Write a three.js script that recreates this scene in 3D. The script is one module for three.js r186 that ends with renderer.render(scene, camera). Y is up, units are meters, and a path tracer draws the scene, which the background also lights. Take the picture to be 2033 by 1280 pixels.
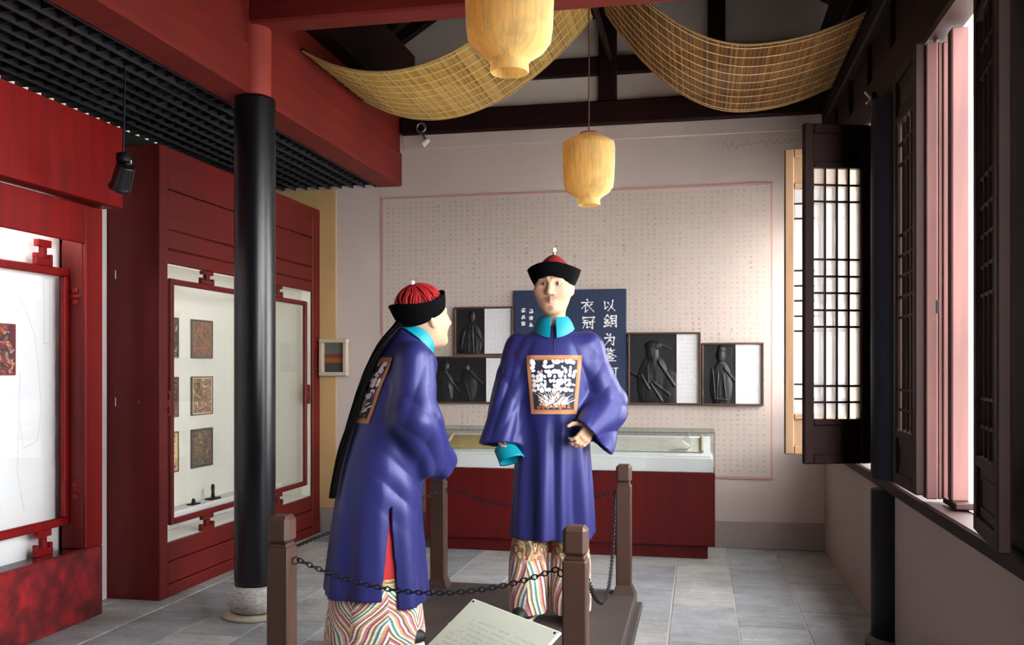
import * as THREE from 'three';
import { RectAreaLightUniformsLib } from 'three/addons/lights/RectAreaLightUniformsLib.js';
import { mergeGeometries, mergeVertices, toCreasedNormals } from 'three/addons/utils/BufferGeometryUtils.js';

// ---------------------------------------------------------------- camera, sky, exposure
const scene = new THREE.Scene();
const camera = new THREE.PerspectiveCamera(2 * Math.atan(640 / 1826) * 180 / Math.PI, 2033 / 1280, 0.05, 200);
camera.position.set(0, 1.32, 0);
camera.rotation.set(0, THREE.MathUtils.degToRad(11.5), 0);
camera.setViewOffset(2033, 1280, 0, -92, 2033, 1280);      // shift lens: verticals stay upright
scene.add(camera);
const SKY = 32;
scene.background = new THREE.Color(0.97, 0.98, 1.0);        // bright overcast sky
scene.backgroundIntensity = SKY;
const renderer = new THREE.WebGLRenderer({ antialias: true });
renderer.toneMapping = THREE.LinearToneMapping;
renderer.toneMappingExposure = 0.92;
renderer.shadowMap.enabled = true;
RectAreaLightUniformsLib.init();

// ---------------------------------------------------------------- helpers
let seed = 12345;
const rnd = () => { seed = (seed * 1664525 + 1013904223) >>> 0; return seed / 4294967296; };
const rr = (a, b) => a + (b - a) * rnd();
const clamp = (x, a, b) => Math.min(b, Math.max(a, x));
const mix = (a, b, t) => a + (b - a) * t;
const sstep = (a, b, x) => { const t = clamp((x - a) / (b - a), 0, 1); return t * t * (3 - 2 * t); };
const used = new Map();
const numbered = (n) => { const k = used.get(n) || 0; used.set(n, k + 1); return k ? n + '_' + String(k).padStart(3, '0') : n; };
function mesh(name, geo, mat, parent) {
  const m = new THREE.Mesh(geo, mat); m.castShadow = m.receiveShadow = true;
  m.name = parent ? name : numbered(name);
  (parent || scene).add(m); return m;
}
function tag(o, label, category, group, kind) {
  if (label) o.userData.label = label; if (category) o.userData.category = category;
  if (group) o.userData.group = group; if (kind) o.userData.kind = kind; return o;
}
function thing(name, label, category, pos = [0, 0, 0], turn = 0, group) {
  const g = new THREE.Group(); g.name = numbered(name); scene.add(g); g.position.set(...pos); g.rotation.y = turn;
  return tag(g, label, category, group);
}
function structure(name, pos = [0, 0, 0]) {
  const g = new THREE.Group(); g.name = name; scene.add(g); g.position.set(...pos); g.userData.kind = 'structure'; return g;
}
// uv in metres by dominant axis of the face
function uvm(g, ox = 0, oy = 0) {
  if (g.index) g = g.toNonIndexed();
  const p = g.attributes.position, uv = new Float32Array(p.count * 2);
  for (let i = 0; i < p.count; i += 3) {
    const ax = p.getX(i), ay = p.getY(i), az = p.getZ(i);
    const bx = p.getX(i + 1) - ax, by = p.getY(i + 1) - ay, bz = p.getZ(i + 1) - az, cx = p.getX(i + 2) - ax, cy = p.getY(i + 2) - ay, cz = p.getZ(i + 2) - az;
    const nx = Math.abs(by * cz - bz * cy), ny = Math.abs(bz * cx - bx * cz), nz = Math.abs(bx * cy - by * cx);
    for (let k = 0; k < 3; k++) {
      const x = p.getX(i + k), y = p.getY(i + k), z = p.getZ(i + k);
      const u = nx >= ny && nx >= nz ? z : x, v = ny > nx && ny > nz ? z : y;
      uv[(i + k) * 2] = u + ox; uv[(i + k) * 2 + 1] = v + oy;
    }
  }
  g.setAttribute('uv', new THREE.BufferAttribute(uv, 2));
  return g;
}
// box with chamfered edges, centred on the origin
function cbox(w, h, d, b = 0.004) {
  const H = [w / 2, h / 2, d / 2]; b = Math.min(b, H[0] * .8, H[1] * .8, H[2] * .8);
  const P = [];
  const V = (axis, sg) => { const v = [0, 0, 0]; for (let k = 0; k < 3; k++) v[k] = sg[k] * (k === axis ? H[k] : H[k] - b); return v; };
  const tri = (a, c, e) => {
    const u = [c[0] - a[0], c[1] - a[1], c[2] - a[2]], v = [e[0] - a[0], e[1] - a[1], e[2] - a[2]];
    const n = [u[1] * v[2] - u[2] * v[1], u[2] * v[0] - u[0] * v[2], u[0] * v[1] - u[1] * v[0]];
    const s = n[0] * (a[0] + c[0] + e[0]) + n[1] * (a[1] + c[1] + e[1]) + n[2] * (a[2] + c[2] + e[2]);
    if (s >= 0) P.push(...a, ...c, ...e); else P.push(...a, ...e, ...c);
  };
  const quad = (a, c, e, f) => { tri(a, c, e); tri(a, e, f); };
  for (let k = 0; k < 3; k++) {
    const i = (k + 1) % 3, j = (k + 2) % 3;
    for (const s of [-1, 1]) {
      const q = [[-1, -1], [1, -1], [1, 1], [-1, 1]].map(([p, r]) => { const sg = [0, 0, 0]; sg[k] = s; sg[i] = p; sg[j] = r; return V(k, sg); });
      quad(...q);
    }
    for (const p of [-1, 1]) for (const r of [-1, 1]) {      // edges along k, between faces i and j
      const A = [0, 0, 0], B = [0, 0, 0]; A[i] = B[i] = p; A[j] = B[j] = r; A[k] = -1; B[k] = 1;
      quad(V(i, A), V(i, B), V(j, B), V(j, A));
    }
  }
  for (const x of [-1, 1]) for (const y of [-1, 1]) for (const z of [-1, 1]) tri(V(0, [x, y, z]), V(1, [x, y, z]), V(2, [x, y, z]));
  const g = new THREE.BufferGeometry(); g.setAttribute('position', new THREE.Float32BufferAttribute(P, 3));
  g.computeVertexNormals(); return uvm(g, w * 3.1, h * 1.7);
}
// box from bounds (positions baked in)
const bx = (x0, x1, y0, y1, z0, z1, b = 0.004) => uvm(cbox(x1 - x0, y1 - y0, z1 - z0, b).translate((x0 + x1) / 2, (y0 + y1) / 2, (z0 + z1) / 2));
const merge = (list) => mergeGeometries(list.map((g) => {
  const o = g.index ? g.toNonIndexed() : g; const c = new THREE.BufferGeometry();
  c.setAttribute('position', o.attributes.position); c.setAttribute('normal', o.attributes.normal); if (o.attributes.uv) c.setAttribute('uv', o.attributes.uv); return c;
}));
function tube(pts, r, seg = 24, rad = 8) {
  const c = new THREE.CatmullRomCurve3(pts.map((p) => new THREE.Vector3(...p)));
  return new THREE.TubeGeometry(c, seg, r, rad);
}
// a straight bar of square section between two points
function bar(a, b, w, d = w, bev = 0.003) {
  const A = new THREE.Vector3(...a), B = new THREE.Vector3(...b), L = A.distanceTo(B);
  const g = cbox(w, L, d, bev), q = new THREE.Quaternion().setFromUnitVectors(new THREE.Vector3(0, 1, 0), B.clone().sub(A).normalize());
  g.applyQuaternion(q); g.translate((A.x + B.x) / 2, (A.y + B.y) / 2, (A.z + B.z) / 2); return g;
}
const lathe = (prof, seg = 40) => new THREE.LatheGeometry(prof.map(([r, y]) => new THREE.Vector2(r, y)), seg);

// ---------------------------------------------------------------- tileable noise and textures
const H2 = (x, y, s) => { let h = (x * 374761393 + y * 668265263 + s * 974634777) | 0; h = Math.imul(h ^ (h >>> 13), 1274126177); return ((h ^ (h >>> 16)) >>> 0) / 4294967296; };
function vnoise(x, y, px, py, s) {
  const ix = Math.floor(x), iy = Math.floor(y), fx = x - ix, fy = y - iy, u = fx * fx * (3 - 2 * fx), v = fy * fy * (3 - 2 * fy);
  const m = (a, n) => ((a % n) + n) % n;
  const a = H2(m(ix, px), m(iy, py), s), b = H2(m(ix + 1, px), m(iy, py), s), c = H2(m(ix, px), m(iy + 1, py), s), d = H2(m(ix + 1, px), m(iy + 1, py), s);
  return mix(mix(a, b, u), mix(c, d, u), v);
}
function fbm(u, v, fx, fy, s, oct = 4) { let a = .5, t = 0, n = 0; for (let o = 0; o < oct; o++) { t += a * vnoise(u * fx, v * fy, fx, fy, s + o * 17); n += a; a *= .5; fx *= 2; fy *= 2; } return t / n; }
const hex = (h) => [(h >> 16) & 255, (h >> 8) & 255, h & 255];
// colour texture: c(u, v) -> [r, g, b] in 0..255 sRGB
function ctex(n, m, c, rx = 1, ry = 1) {
  const d = new Uint8Array(n * m * 4);
  for (let j = 0; j < m; j++) for (let i = 0; i < n; i++) { const q = c((i + .5) / n, (j + .5) / m), o = (j * n + i) * 4; d[o] = clamp(q[0], 0, 255); d[o + 1] = clamp(q[1], 0, 255); d[o + 2] = clamp(q[2], 0, 255); d[o + 3] = 255; }
  const t = new THREE.DataTexture(d, n, m, THREE.RGBAFormat); t.wrapS = t.wrapT = THREE.RepeatWrapping; t.repeat.set(rx, ry);
  t.magFilter = THREE.LinearFilter; t.minFilter = THREE.LinearMipmapLinearFilter; t.generateMipmaps = true; t.colorSpace = THREE.SRGBColorSpace; t.needsUpdate = true; return t;
}
function gtex(n, m, f, rx = 1, ry = 1) { const t = ctex(n, m, (u, v) => { const g = f(u, v) * 255; return [g, g, g]; }, rx, ry); t.colorSpace = THREE.NoColorSpace; return t; }
function canvasTex(w, h, draw) {
  const c = document.createElement('canvas'); c.width = w; c.height = h; draw(c.getContext('2d'), w, h);
  const t = new THREE.CanvasTexture(c); t.colorSpace = THREE.SRGBColorSpace; t.magFilter = THREE.LinearFilter; return t;
}
const shade = (c, k) => [c[0] * k, c[1] * k, c[2] * k];
const S = (o) => new THREE.MeshStandardMaterial(o);
const PM = (o) => new THREE.MeshPhysicalMaterial(o);
// wood: grain runs along v; spread = strength of the streaks
function wood(h, spread, rough, o = {}, along = 'v', sd = 1) {
  const c = hex(h);
  const f = (u, v) => { const [a, b] = along === 'v' ? [u, v] : [v, u]; return 1 + spread * (fbm(a, b, 24, 2, sd, 4) - .5) * 2 + spread * .6 * (fbm(a, b, 3, 3, sd + 5, 3) - .5) * 2; };
  return PM({ map: ctex(192, 192, (u, v) => shade(c, f(u, v)), 1.2, 1.2), roughness: rough, ...o });
}
function mottled(h, spread, rough, o = {}, freq = 6, sd = 3, rep = .7) {
  const c = hex(h);
  return S({ map: ctex(192, 192, (u, v) => shade(c, 1 + spread * (fbm(u, v, freq, freq, sd, 5) - .5) * 2), rep, rep), roughness: rough, ...o });
}

// ---------------------------------------------------------------- materials
const M = {
  plaster: mottled(0xc4b6af, .05, .95, {}, 4, 3, .35),
  plasterGable: mottled(0xd8cec4, .06, .95, {}, 4, 5, .35),
  roofBoards: mottled(0x857a70, .1, .95),
  cream: mottled(0xb99a68, .05, .95, {}, 5, 9, .5),
  wallRight: mottled(0x9c8c85, .07, .95, {}, 4, 13, .3),
  whitePaint: mottled(0xe4e4e2, .03, .85),
  stoneJoint: S({ color: 0x9a9894, roughness: 1 }),
  beamRed: wood(0x6a1d17, .12, .6, { specularIntensity: .5 }, 'u', 21),
  cabRed: wood(0x760505, .14, .5, { specularIntensity: .5 }, 'v', 31),
  cabRed2: wood(0x5c110e, .10, .5, { specularIntensity: .5 }, 'u', 32),
  cabSide: wood(0x5c110e, .16, .5, { specularIntensity: .5 }, 'v', 33),
  cabBase: mottled(0x701319, .7, .42, {}, 9, 35, 1.6),
  caseRed: wood(0x540809, .12, .45, { specularIntensity: .5 }, 'v', 36),
  darkWood: wood(0x210d0b, .2, .65, { specularIntensity: .3 }, 'u', 41),
  darkWoodV: wood(0x1c0c0a, .2, .65, { specularIntensity: .3 }, 'v', 42),
  windowWood: wood(0x22110e, .25, .6, { specularIntensity: .3 }, 'v', 43),
  windowPink: wood(0x523633, .16, .65, { specularIntensity: .4 }, 'v', 44),
  postWood: wood(0x40291f, .12, .48, {}, 'v', 45),
  platform: mottled(0x3e3431, .22, .6, {}, 6, 46, .9),
  black: PM({ color: 0x0b0d13, roughness: .32 }),
  navyPost: PM({ color: 0x090a12, roughness: .55, specularIntensity: .4 }),
  grid: S({ color: 0x1c1e24, roughness: .55 }),
  gridBack: S({ color: 0x08080a, roughness: 1 }),
  iron: S({ color: 0x24242a, roughness: .45, metalness: .7 }),
  steel: S({ color: 0x8a8c90, roughness: .35, metalness: .8 }),
  glass: PM({ color: 0xffffff, transmission: 1, thickness: 0, roughness: .02, ior: 1.45 }),
  glassEdge: PM({ color: 0x6f9f97, roughness: .2, transmission: .4, thickness: 0 }),
  paper: PM({ color: 0xf6f6f5, side: THREE.DoubleSide, roughness: .75, transmission: .9, thickness: 0 }),
  white: S({ color: 0xe6e7e3, roughness: .8 }),
  whiteLed: S({ color: 0xffffff, emissive: 0xffffff, emissiveIntensity: 2, roughness: .8 }),
};
// ---------------------------------------------------------------- the room
const ZB = -6.98, XR = 0.89, XL = -3.5, ZF = 2.2;
// floor: stone slabs on a bed of mortar
{
  const fl = structure('floor');
  mesh('mortar_bed', bx(XL - .3, XR + .3, -.12, -.004, ZB - .3, ZF + .3, .001), M.stoneJoint, fl);
  const vars = [0x8e8f90, 0x868789, 0x94938f, 0x8b8a88, 0x7f8083].map((h, i) => {
    const c = hex(h);
    return S({ map: ctex(256, 256, (u, v) => { const n = fbm(u, v, 5, 5, 60 + i, 5), st = fbm(u, v, 3, 40, 70 + i, 3), sp = fbm(u, v, 40, 40, 80 + i, 2); return shade(c, 1 + .30 * (n - .5) + .16 * (st - .5) + (sp > .72 ? .10 : 0)); }, 1.4, 1.4), roughness: .62 });
  });
  const W = .345, L = .69, geos = [0, 1, 2].map(() => { const g = cbox(W - .008, .03, L - .008, .003); return uvm(g, rnd(), rnd()); });
  let n = 0;
  for (let i = -10; i <= 3; i++) {
    const x = -.15 + W * (i - .5) , stag = ((i % 2) + 2) % 2 ? L / 2 : 0;
    for (let k = 0; k < 12; k++) {
      const z = -7.285 + stag + L * k + .0; 
      if (z - L / 2 > -.3 || z + L / 2 < ZB - .2) continue;
      const s = mesh('slab', geos[n % 3], vars[Math.floor(rnd() * 5)], fl); s.position.set(x, -.015 + rr(-.0015, .0015), z); n++;
    }
  }
  const rest = [];
  for (let i = -10; i <= 3; i++) for (let k = 0; k < 5; k++) { const z = -.2 + L * k + L / 2 + .1; rest.push(cbox(W - .008, .03, L - .008, .003).translate(-.15 + W * (i - .5), -.015, z)); }
  tag(mesh('rear_slabs', merge(rest), vars[0], fl), null, null, null, 'stuff');
}
// back wall with timber framing above
{
  const w = structure('wall_back');
  mesh('plaster', bx(XL - .2, XR + .06, 0, 3.17, ZB - .2, ZB, .002), M.plaster, w);
  mesh('gable_plaster', bx(XL - .2, XR + .25, 3.17, 5.2, ZB - .2, ZB - .02, .002), M.plasterGable, w);
  mesh('tie_beam', bx(-2.31, XR + .2, 3.165, 3.345, ZB - .1, ZB + .05, .012), M.darkWood, w);
  mesh('collar_beam', bx(-2.31, XR + .2, 3.55, 3.685, ZB - .1, ZB + .03, .012), M.darkWood, w);
  mesh('king_post', bx(-.745, -.61, 3.345, 5.0, ZB - .1, ZB + .045, .01), M.darkWoodV, w);
  mesh('strut_post', bx(.062, .19, 3.69, 4.6, ZB - .1, ZB + .035, .01), M.darkWoodV, w);
  mesh('strut_post', bx(-1.55, -1.42, 3.69, 4.6, ZB - .1, ZB + .035, .01), M.darkWoodV, w);
  mesh('ledge_band', bx(-2.3, XR, 3.055, 3.165, ZB, ZB + .008, .003), M.plaster, w);
  const ck = []; seed = 41; for (let i = 0; i <= 34; i++) ck.push([.17 + i * .0162, 2.965 + .018 * Math.sin(i * 1.9) + rr(-.012, .012) + .0006 * i, ZB + .0005]);
  mesh('plaster_crack', tube(ck, .0014, 140, 5), S({ color: 0x857870, roughness: 1 }), w);
  const b = structure('baseboard_back'); mesh('board', bx(-2.999, XR, 0, .2, ZB, ZB + .012, .004), mottled(0x9b8f8a, .06, .8, {}, 4, 15, .5), b);
  const t = structure('trim_1'); mesh('cream_panel', bx(-3.34, -2.863, .2, 2.763, ZB, ZB + .012, .002), M.cream, t);
}
// left wall
{
  const w = structure('wall_left');
  mesh('plaster', bx(XL - .2, XL, 0, 2.62, ZB, ZF, .002), M.whitePaint, w);
  mesh('upper_boarding', bx(XL - .2, XL, 2.62, 5.2, ZB, ZF, .002), M.gridBack, w);
  const p = structure('trim_2'); mesh('white_pier', bx(XL, -3.335, 0, 2.70, -4.716, -4.425, .002), M.whitePaint, p);
}
// front wall behind the viewer, with a doorway
{
  const w = structure('wall_front');
  const m = M.cabSide;
  mesh('plaster', bx(XL - .2, -3.0, 0, 5.2, ZF, ZF + .2, .002), m, w);
  mesh('plaster', bx(-2.1, XR + .2, 0, 5.2, ZF, ZF + .2, .002), m, w);
  mesh('plaster', bx(-3.0, -2.1, 2.2, 5.2, ZF, ZF + .2, .002), m, w);
  const d = structure('door_1'); mesh('door_leaf', bx(-2.995, -2.105, .01, 2.195, ZF + .05, ZF + .1, .006), M.cabSide, d);
}
// right wall: low plastered wall, sill, posts, lintel and dark boarding above
const WINS = [[-6.90, -5.585], [-5.535, -5.12], [-4.42, -3.02], [-2.35, -1.65]];
{
  const w = structure('wall_right');
  const T = .24;
  const g = [bx(XR, XR + T, 0, .744, ZB, ZF, .002)];
  mesh('plaster', merge(g), M.wallRight, w);
  mesh('boarding', bx(XR + .03, XR + .1, 2.66, 5.2, ZB, ZF, .002), M.darkWoodV, w);
  mesh('lintel', bx(XR - .03, XR + .09, 2.60, 2.80, ZB, ZF, .012), M.darkWood, w);
  mesh('upper_rail', bx(XR - .02, XR + .04, 3.08, 3.22, ZB, ZF, .01), M.darkWood, w);
  for (let z = -6.6; z < 1.5; z += .62) mesh('batten', bx(XR + .005, XR + .035, 2.8, 3.08, z, z + .07, .006), M.darkWoodV, w);
  let prev = ZB;
  for (const [a, b] of [...WINS, [ZF, ZF]]) { if (a - prev > .02) mesh('post', bx(XR + .005, XR + .06, .80, 2.605, prev, a, .006), M.darkWoodV, w); prev = b; }
  const s = structure('trim_3'); mesh('window_sill', bx(XR - .035, XR + T, .744, .80, ZB, ZF, .008), M.darkWood, s);
  const ss = mesh('sill_slab', bx(XR + .07, XR + T + .02, .80, .806, ZB + .02, ZF, .001), S({ color: 0xd8d4d0, roughness: .7 }), s);
}
// roof over the middle bay: rafters and boards on both slopes, ridge and side plates
{
  const r = structure('ceiling');
  const y0 = 3.82, xr = -.68, yr = 4.92, slopeL = [[-2.4, y0], [xr, yr]], slopeR = [[XR + .35, y0 - .05], [xr, yr]];
  for (const [[ax, ay], [cx, cy]] of [slopeL, slopeR]) {
    const L = Math.hypot(cx - ax, cy - ay), ang = Math.atan2(cy - ay, cx - ax);
    const rg = cbox(L, .09, .07, .006); 
    for (let z = ZB + .12, i = 0; z < ZF; z += .24, i++) { const m = mesh('rafter', rg, M.darkWood, r); m.position.set((ax + cx) / 2, (ay + cy) / 2, z); m.rotation.z = ang; }
    const bg = cbox(L + .1, .03, ZF - ZB + .3, .002), m = mesh('roof_boards', bg, M.roofBoards, r);
    m.position.set((ax + cx) / 2, (ay + cy) / 2 + .075, (ZF + ZB) / 2); m.rotation.z = ang;
  }
  mesh('ridge_purlin', uvm(new THREE.CylinderGeometry(.1, .1, ZF - ZB, 20).rotateX(Math.PI / 2).translate(xr, yr - .12, (ZF + ZB) / 2)), M.darkWood, r);
  mesh('wall_plate', bx(-2.47, -2.2, 3.36, 3.80, ZB, ZF, .015), M.darkWood, r);
  mesh('wall_plate', bx(XR - .05, XR + .2, 3.40, 3.74, ZB, ZF, .015), M.darkWood, r);
  mesh('aisle_deck', bx(XL, -2.3, 3.8, 3.86, ZB, ZF, .004), M.gridBack, r);
  // centre bar that carries the hanging mats and lanterns
  mesh('hanging_bar', uvm(new THREE.CylinderGeometry(.022, .022, ZF - ZB, 14).rotateX(Math.PI / 2).translate(-.66, 3.66, (ZF + ZB) / 2)), M.darkWood, r);
}
// long red beam over the black column
{
  const b = thing('main_beam', 'long red painted beam running along the room above the black column', 'beam');
  mesh('lower_beam', bx(-2.51, -2.31, 2.766, 3.03, ZB + .001, ZF - .02, .008), M.beamRed, b);
  mesh('upper_board', bx(-2.49, -2.325, 3.036, 3.36, ZB + .001, ZF - .02, .006), M.beamRed, b);
  const c = thing('cross_beam', 'dark red square beam crossing the room from the black column', 'beam');
  mesh('timber', bx(-2.305, XR - .06, 3.125, 3.45, -4.60, -4.43, .012), M.beamRed, c);
}
// black column
{
  const c = thing('column', 'glossy black round column standing on a stone ball base', 'column', [-2.335, 0, -4.56]);
  const cyl = (r0, r1, y0, y1, s = 48) => new THREE.CylinderGeometry(r1, r0, y1 - y0, s).translate(0, (y0 + y1) / 2, 0);
  mesh('shaft', lathe([[0, .17], [.106, .17], [.108, .2], [.108, 2.755], [.104, 2.765], [0, 2.765]], 56), M.black, c);
  const st = mottled(0xa7a29e, .25, .8, {}, 14, 77, 3);
  mesh('stone_ball', lathe([[0, .02], [.10, .022], [.128, .04], [.143, .075], [.143, .105], [.13, .14], [.108, .168], [0, .17]], 48), st, c);
  mesh('plinth', lathe([[0, 0], [.165, 0], [.167, .008], [.158, .02], [.13, .026], [0, .026]], 48), mottled(0x9a8f80, .2, .9, {}, 8, 78, 3), c);
  mesh('upper_shaft', cyl(.098, .098, 2.766, 3.9, 40).translate(.0, 0, 0.03), wood(0x8e2f27, .1, .55, {}, 'v', 24), c);
  const d = thing('wall_column', 'dark navy round column set into the wall under the window sill', 'column', [.925, 0, -4.65]);
  mesh('shaft', lathe([[0, .05], [.12, .05], [.12, .744], [0, .744]], 40), M.navyPost, d);
  mesh('foot_stone', lathe([[0, 0], [.145, 0], [.145, .035], [.125, .05], [0, .05]], 40), mottled(0x6a5f58, .2, .9), d);
  mesh('upper_shaft', lathe([[0, .80], [.12, .80], [.12, 2.6], [0, 2.6]], 40), M.navyPost, d);
}
// black egg-crate ceiling over the aisle
{
  const g = thing('grid_ceiling', 'black egg-crate grid ceiling over the red display cabinets', 'ceiling grid');
  const y0 = 2.768, y1 = 2.86, z0 = ZB + .005, z1 = -1.2;
  const nx = 8, dx = .0985;
  const lg = cbox(.012, y1 - y0, z1 - z0, .002);
  for (let i = 0; i <= nx; i++) { const m = mesh('long_slat', lg, M.grid, g); m.position.set(-2.525 - dx * i, (y0 + y1) / 2, (z0 + z1) / 2); }
  const cg = cbox(.965, y1 - y0 - .012, .010, .002);
  for (let z = z0 + .05, k = 0; z < z1; z += .0985, k++) { const m = mesh('cross_slat', cg, M.grid, g); m.position.set(-3.0, (y0 + y1) / 2 + .006, z); }
  const t = thing('wall_light_strip', 'thin white light strip on the wall above the black grid ceiling', 'light');
  mesh('diffuser', bx(XL + .001, XL + .012, 2.80, 2.82, -6.6, -3.0, .002), S({ color: 0xffffff, emissive: 0xfff6e0, emissiveIntensity: .7, roughness: .8 }), t);
  const L = new THREE.RectAreaLight(0xfff6e0, .08, 3.6, .02); L.name = 'lamp'; L.position.set(XL + .02, 2.815, -4.8); L.lookAt(0, 2.815, -4.8); t.add(L);
}
// ---------------------------------------------------------------- display cabinets
// a small embroidered picture: blocks of dyed thread, one canvas per variant
function embroidery(sd, bg, cols, w = 96, h = 128) {
  seed = sd;
  return canvasTex(w, h, (c) => {
    c.fillStyle = bg; c.fillRect(0, 0, w, h);
    for (let i = 0; i < 240; i++) {
      c.fillStyle = cols[Math.floor(rnd() * cols.length)]; c.globalAlpha = rr(.35, .9);
      c.save(); c.translate(rr(6, w - 6), rr(6, h - 6)); c.rotate(rr(0, 6.3)); c.beginPath(); c.ellipse(0, 0, rr(2, 9), rr(1, 4), 0, 0, 6.3); c.fill(); c.restore();
    }
    c.globalAlpha = 1; c.strokeStyle = cols[0]; c.lineWidth = 4; c.strokeRect(2, 2, w - 4, h - 4);
  });
}
// planar 0..1 uv over a panel
function panelUV(g, ua, u0, u1, v0, v1) {
  const p = g.attributes.position, uv = new Float32Array(p.count * 2);
  for (let i = 0; i < p.count; i++) { const q = ua === 'x' ? p.getX(i) : p.getZ(i); uv[i * 2] = (q - u0) / (u1 - u0); uv[i * 2 + 1] = (p.getY(i) - v0) / (v1 - v0); }
  g.setAttribute('uv', new THREE.BufferAttribute(uv, 2)); return g;
}
// ornament that ties the inner fret frame to the opening: two blocks, a waist and small hooks. axis 'y' (above / below) or 'z' (beside)
function fret(cy, cz, x, h, w, axis) {
  const b = (y0, y1, z0, z1) => bx(x - .014, x + .014, y0, y1, z0, z1, .003), L = [];
  if (axis === 'y') {
    L.push(b(cy - h / 2, cy - h * .22, cz - w / 2, cz + w / 2), b(cy + h * .22, cy + h / 2, cz - w * .42, cz + w * .42), b(cy - h * .25, cy + h * .25, cz - w * .14, cz + w * .14));
    L.push(b(cy - h * .24, cy - h * .04, cz - w / 2, cz - w * .36), b(cy - h * .24, cy - h * .04, cz + w * .36, cz + w / 2));
  } else {
    L.push(b(cy - w / 2, cy + w / 2, cz - h / 2, cz - h * .22), b(cy - w * .42, cy + w * .42, cz + h * .22, cz + h / 2), b(cy - w * .14, cy + w * .14, cz - h * .25, cz + h * .25));
    L.push(b(cy - w / 2, cy - w * .36, cz - h * .24, cz - h * .04), b(cy + w * .36, cy + w / 2, cz - h * .24, cz - h * .04));
  }
  return merge(L);
}
function cabinetLamp(parent, x, y, z0, z1, power) {
  mesh('lamp_tube', bx(x - .03, x + .03, y, y + .02, z0, z1, .004), M.whiteLed, parent);
  const l = new THREE.RectAreaLight(0xfdfff8, power, .06, z1 - z0); l.name = 'lamp'; l.position.set(x, y - .006, (z0 + z1) / 2); l.rotation.x = -Math.PI / 2; parent.add(l); l.castShadow = true;
}
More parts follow.
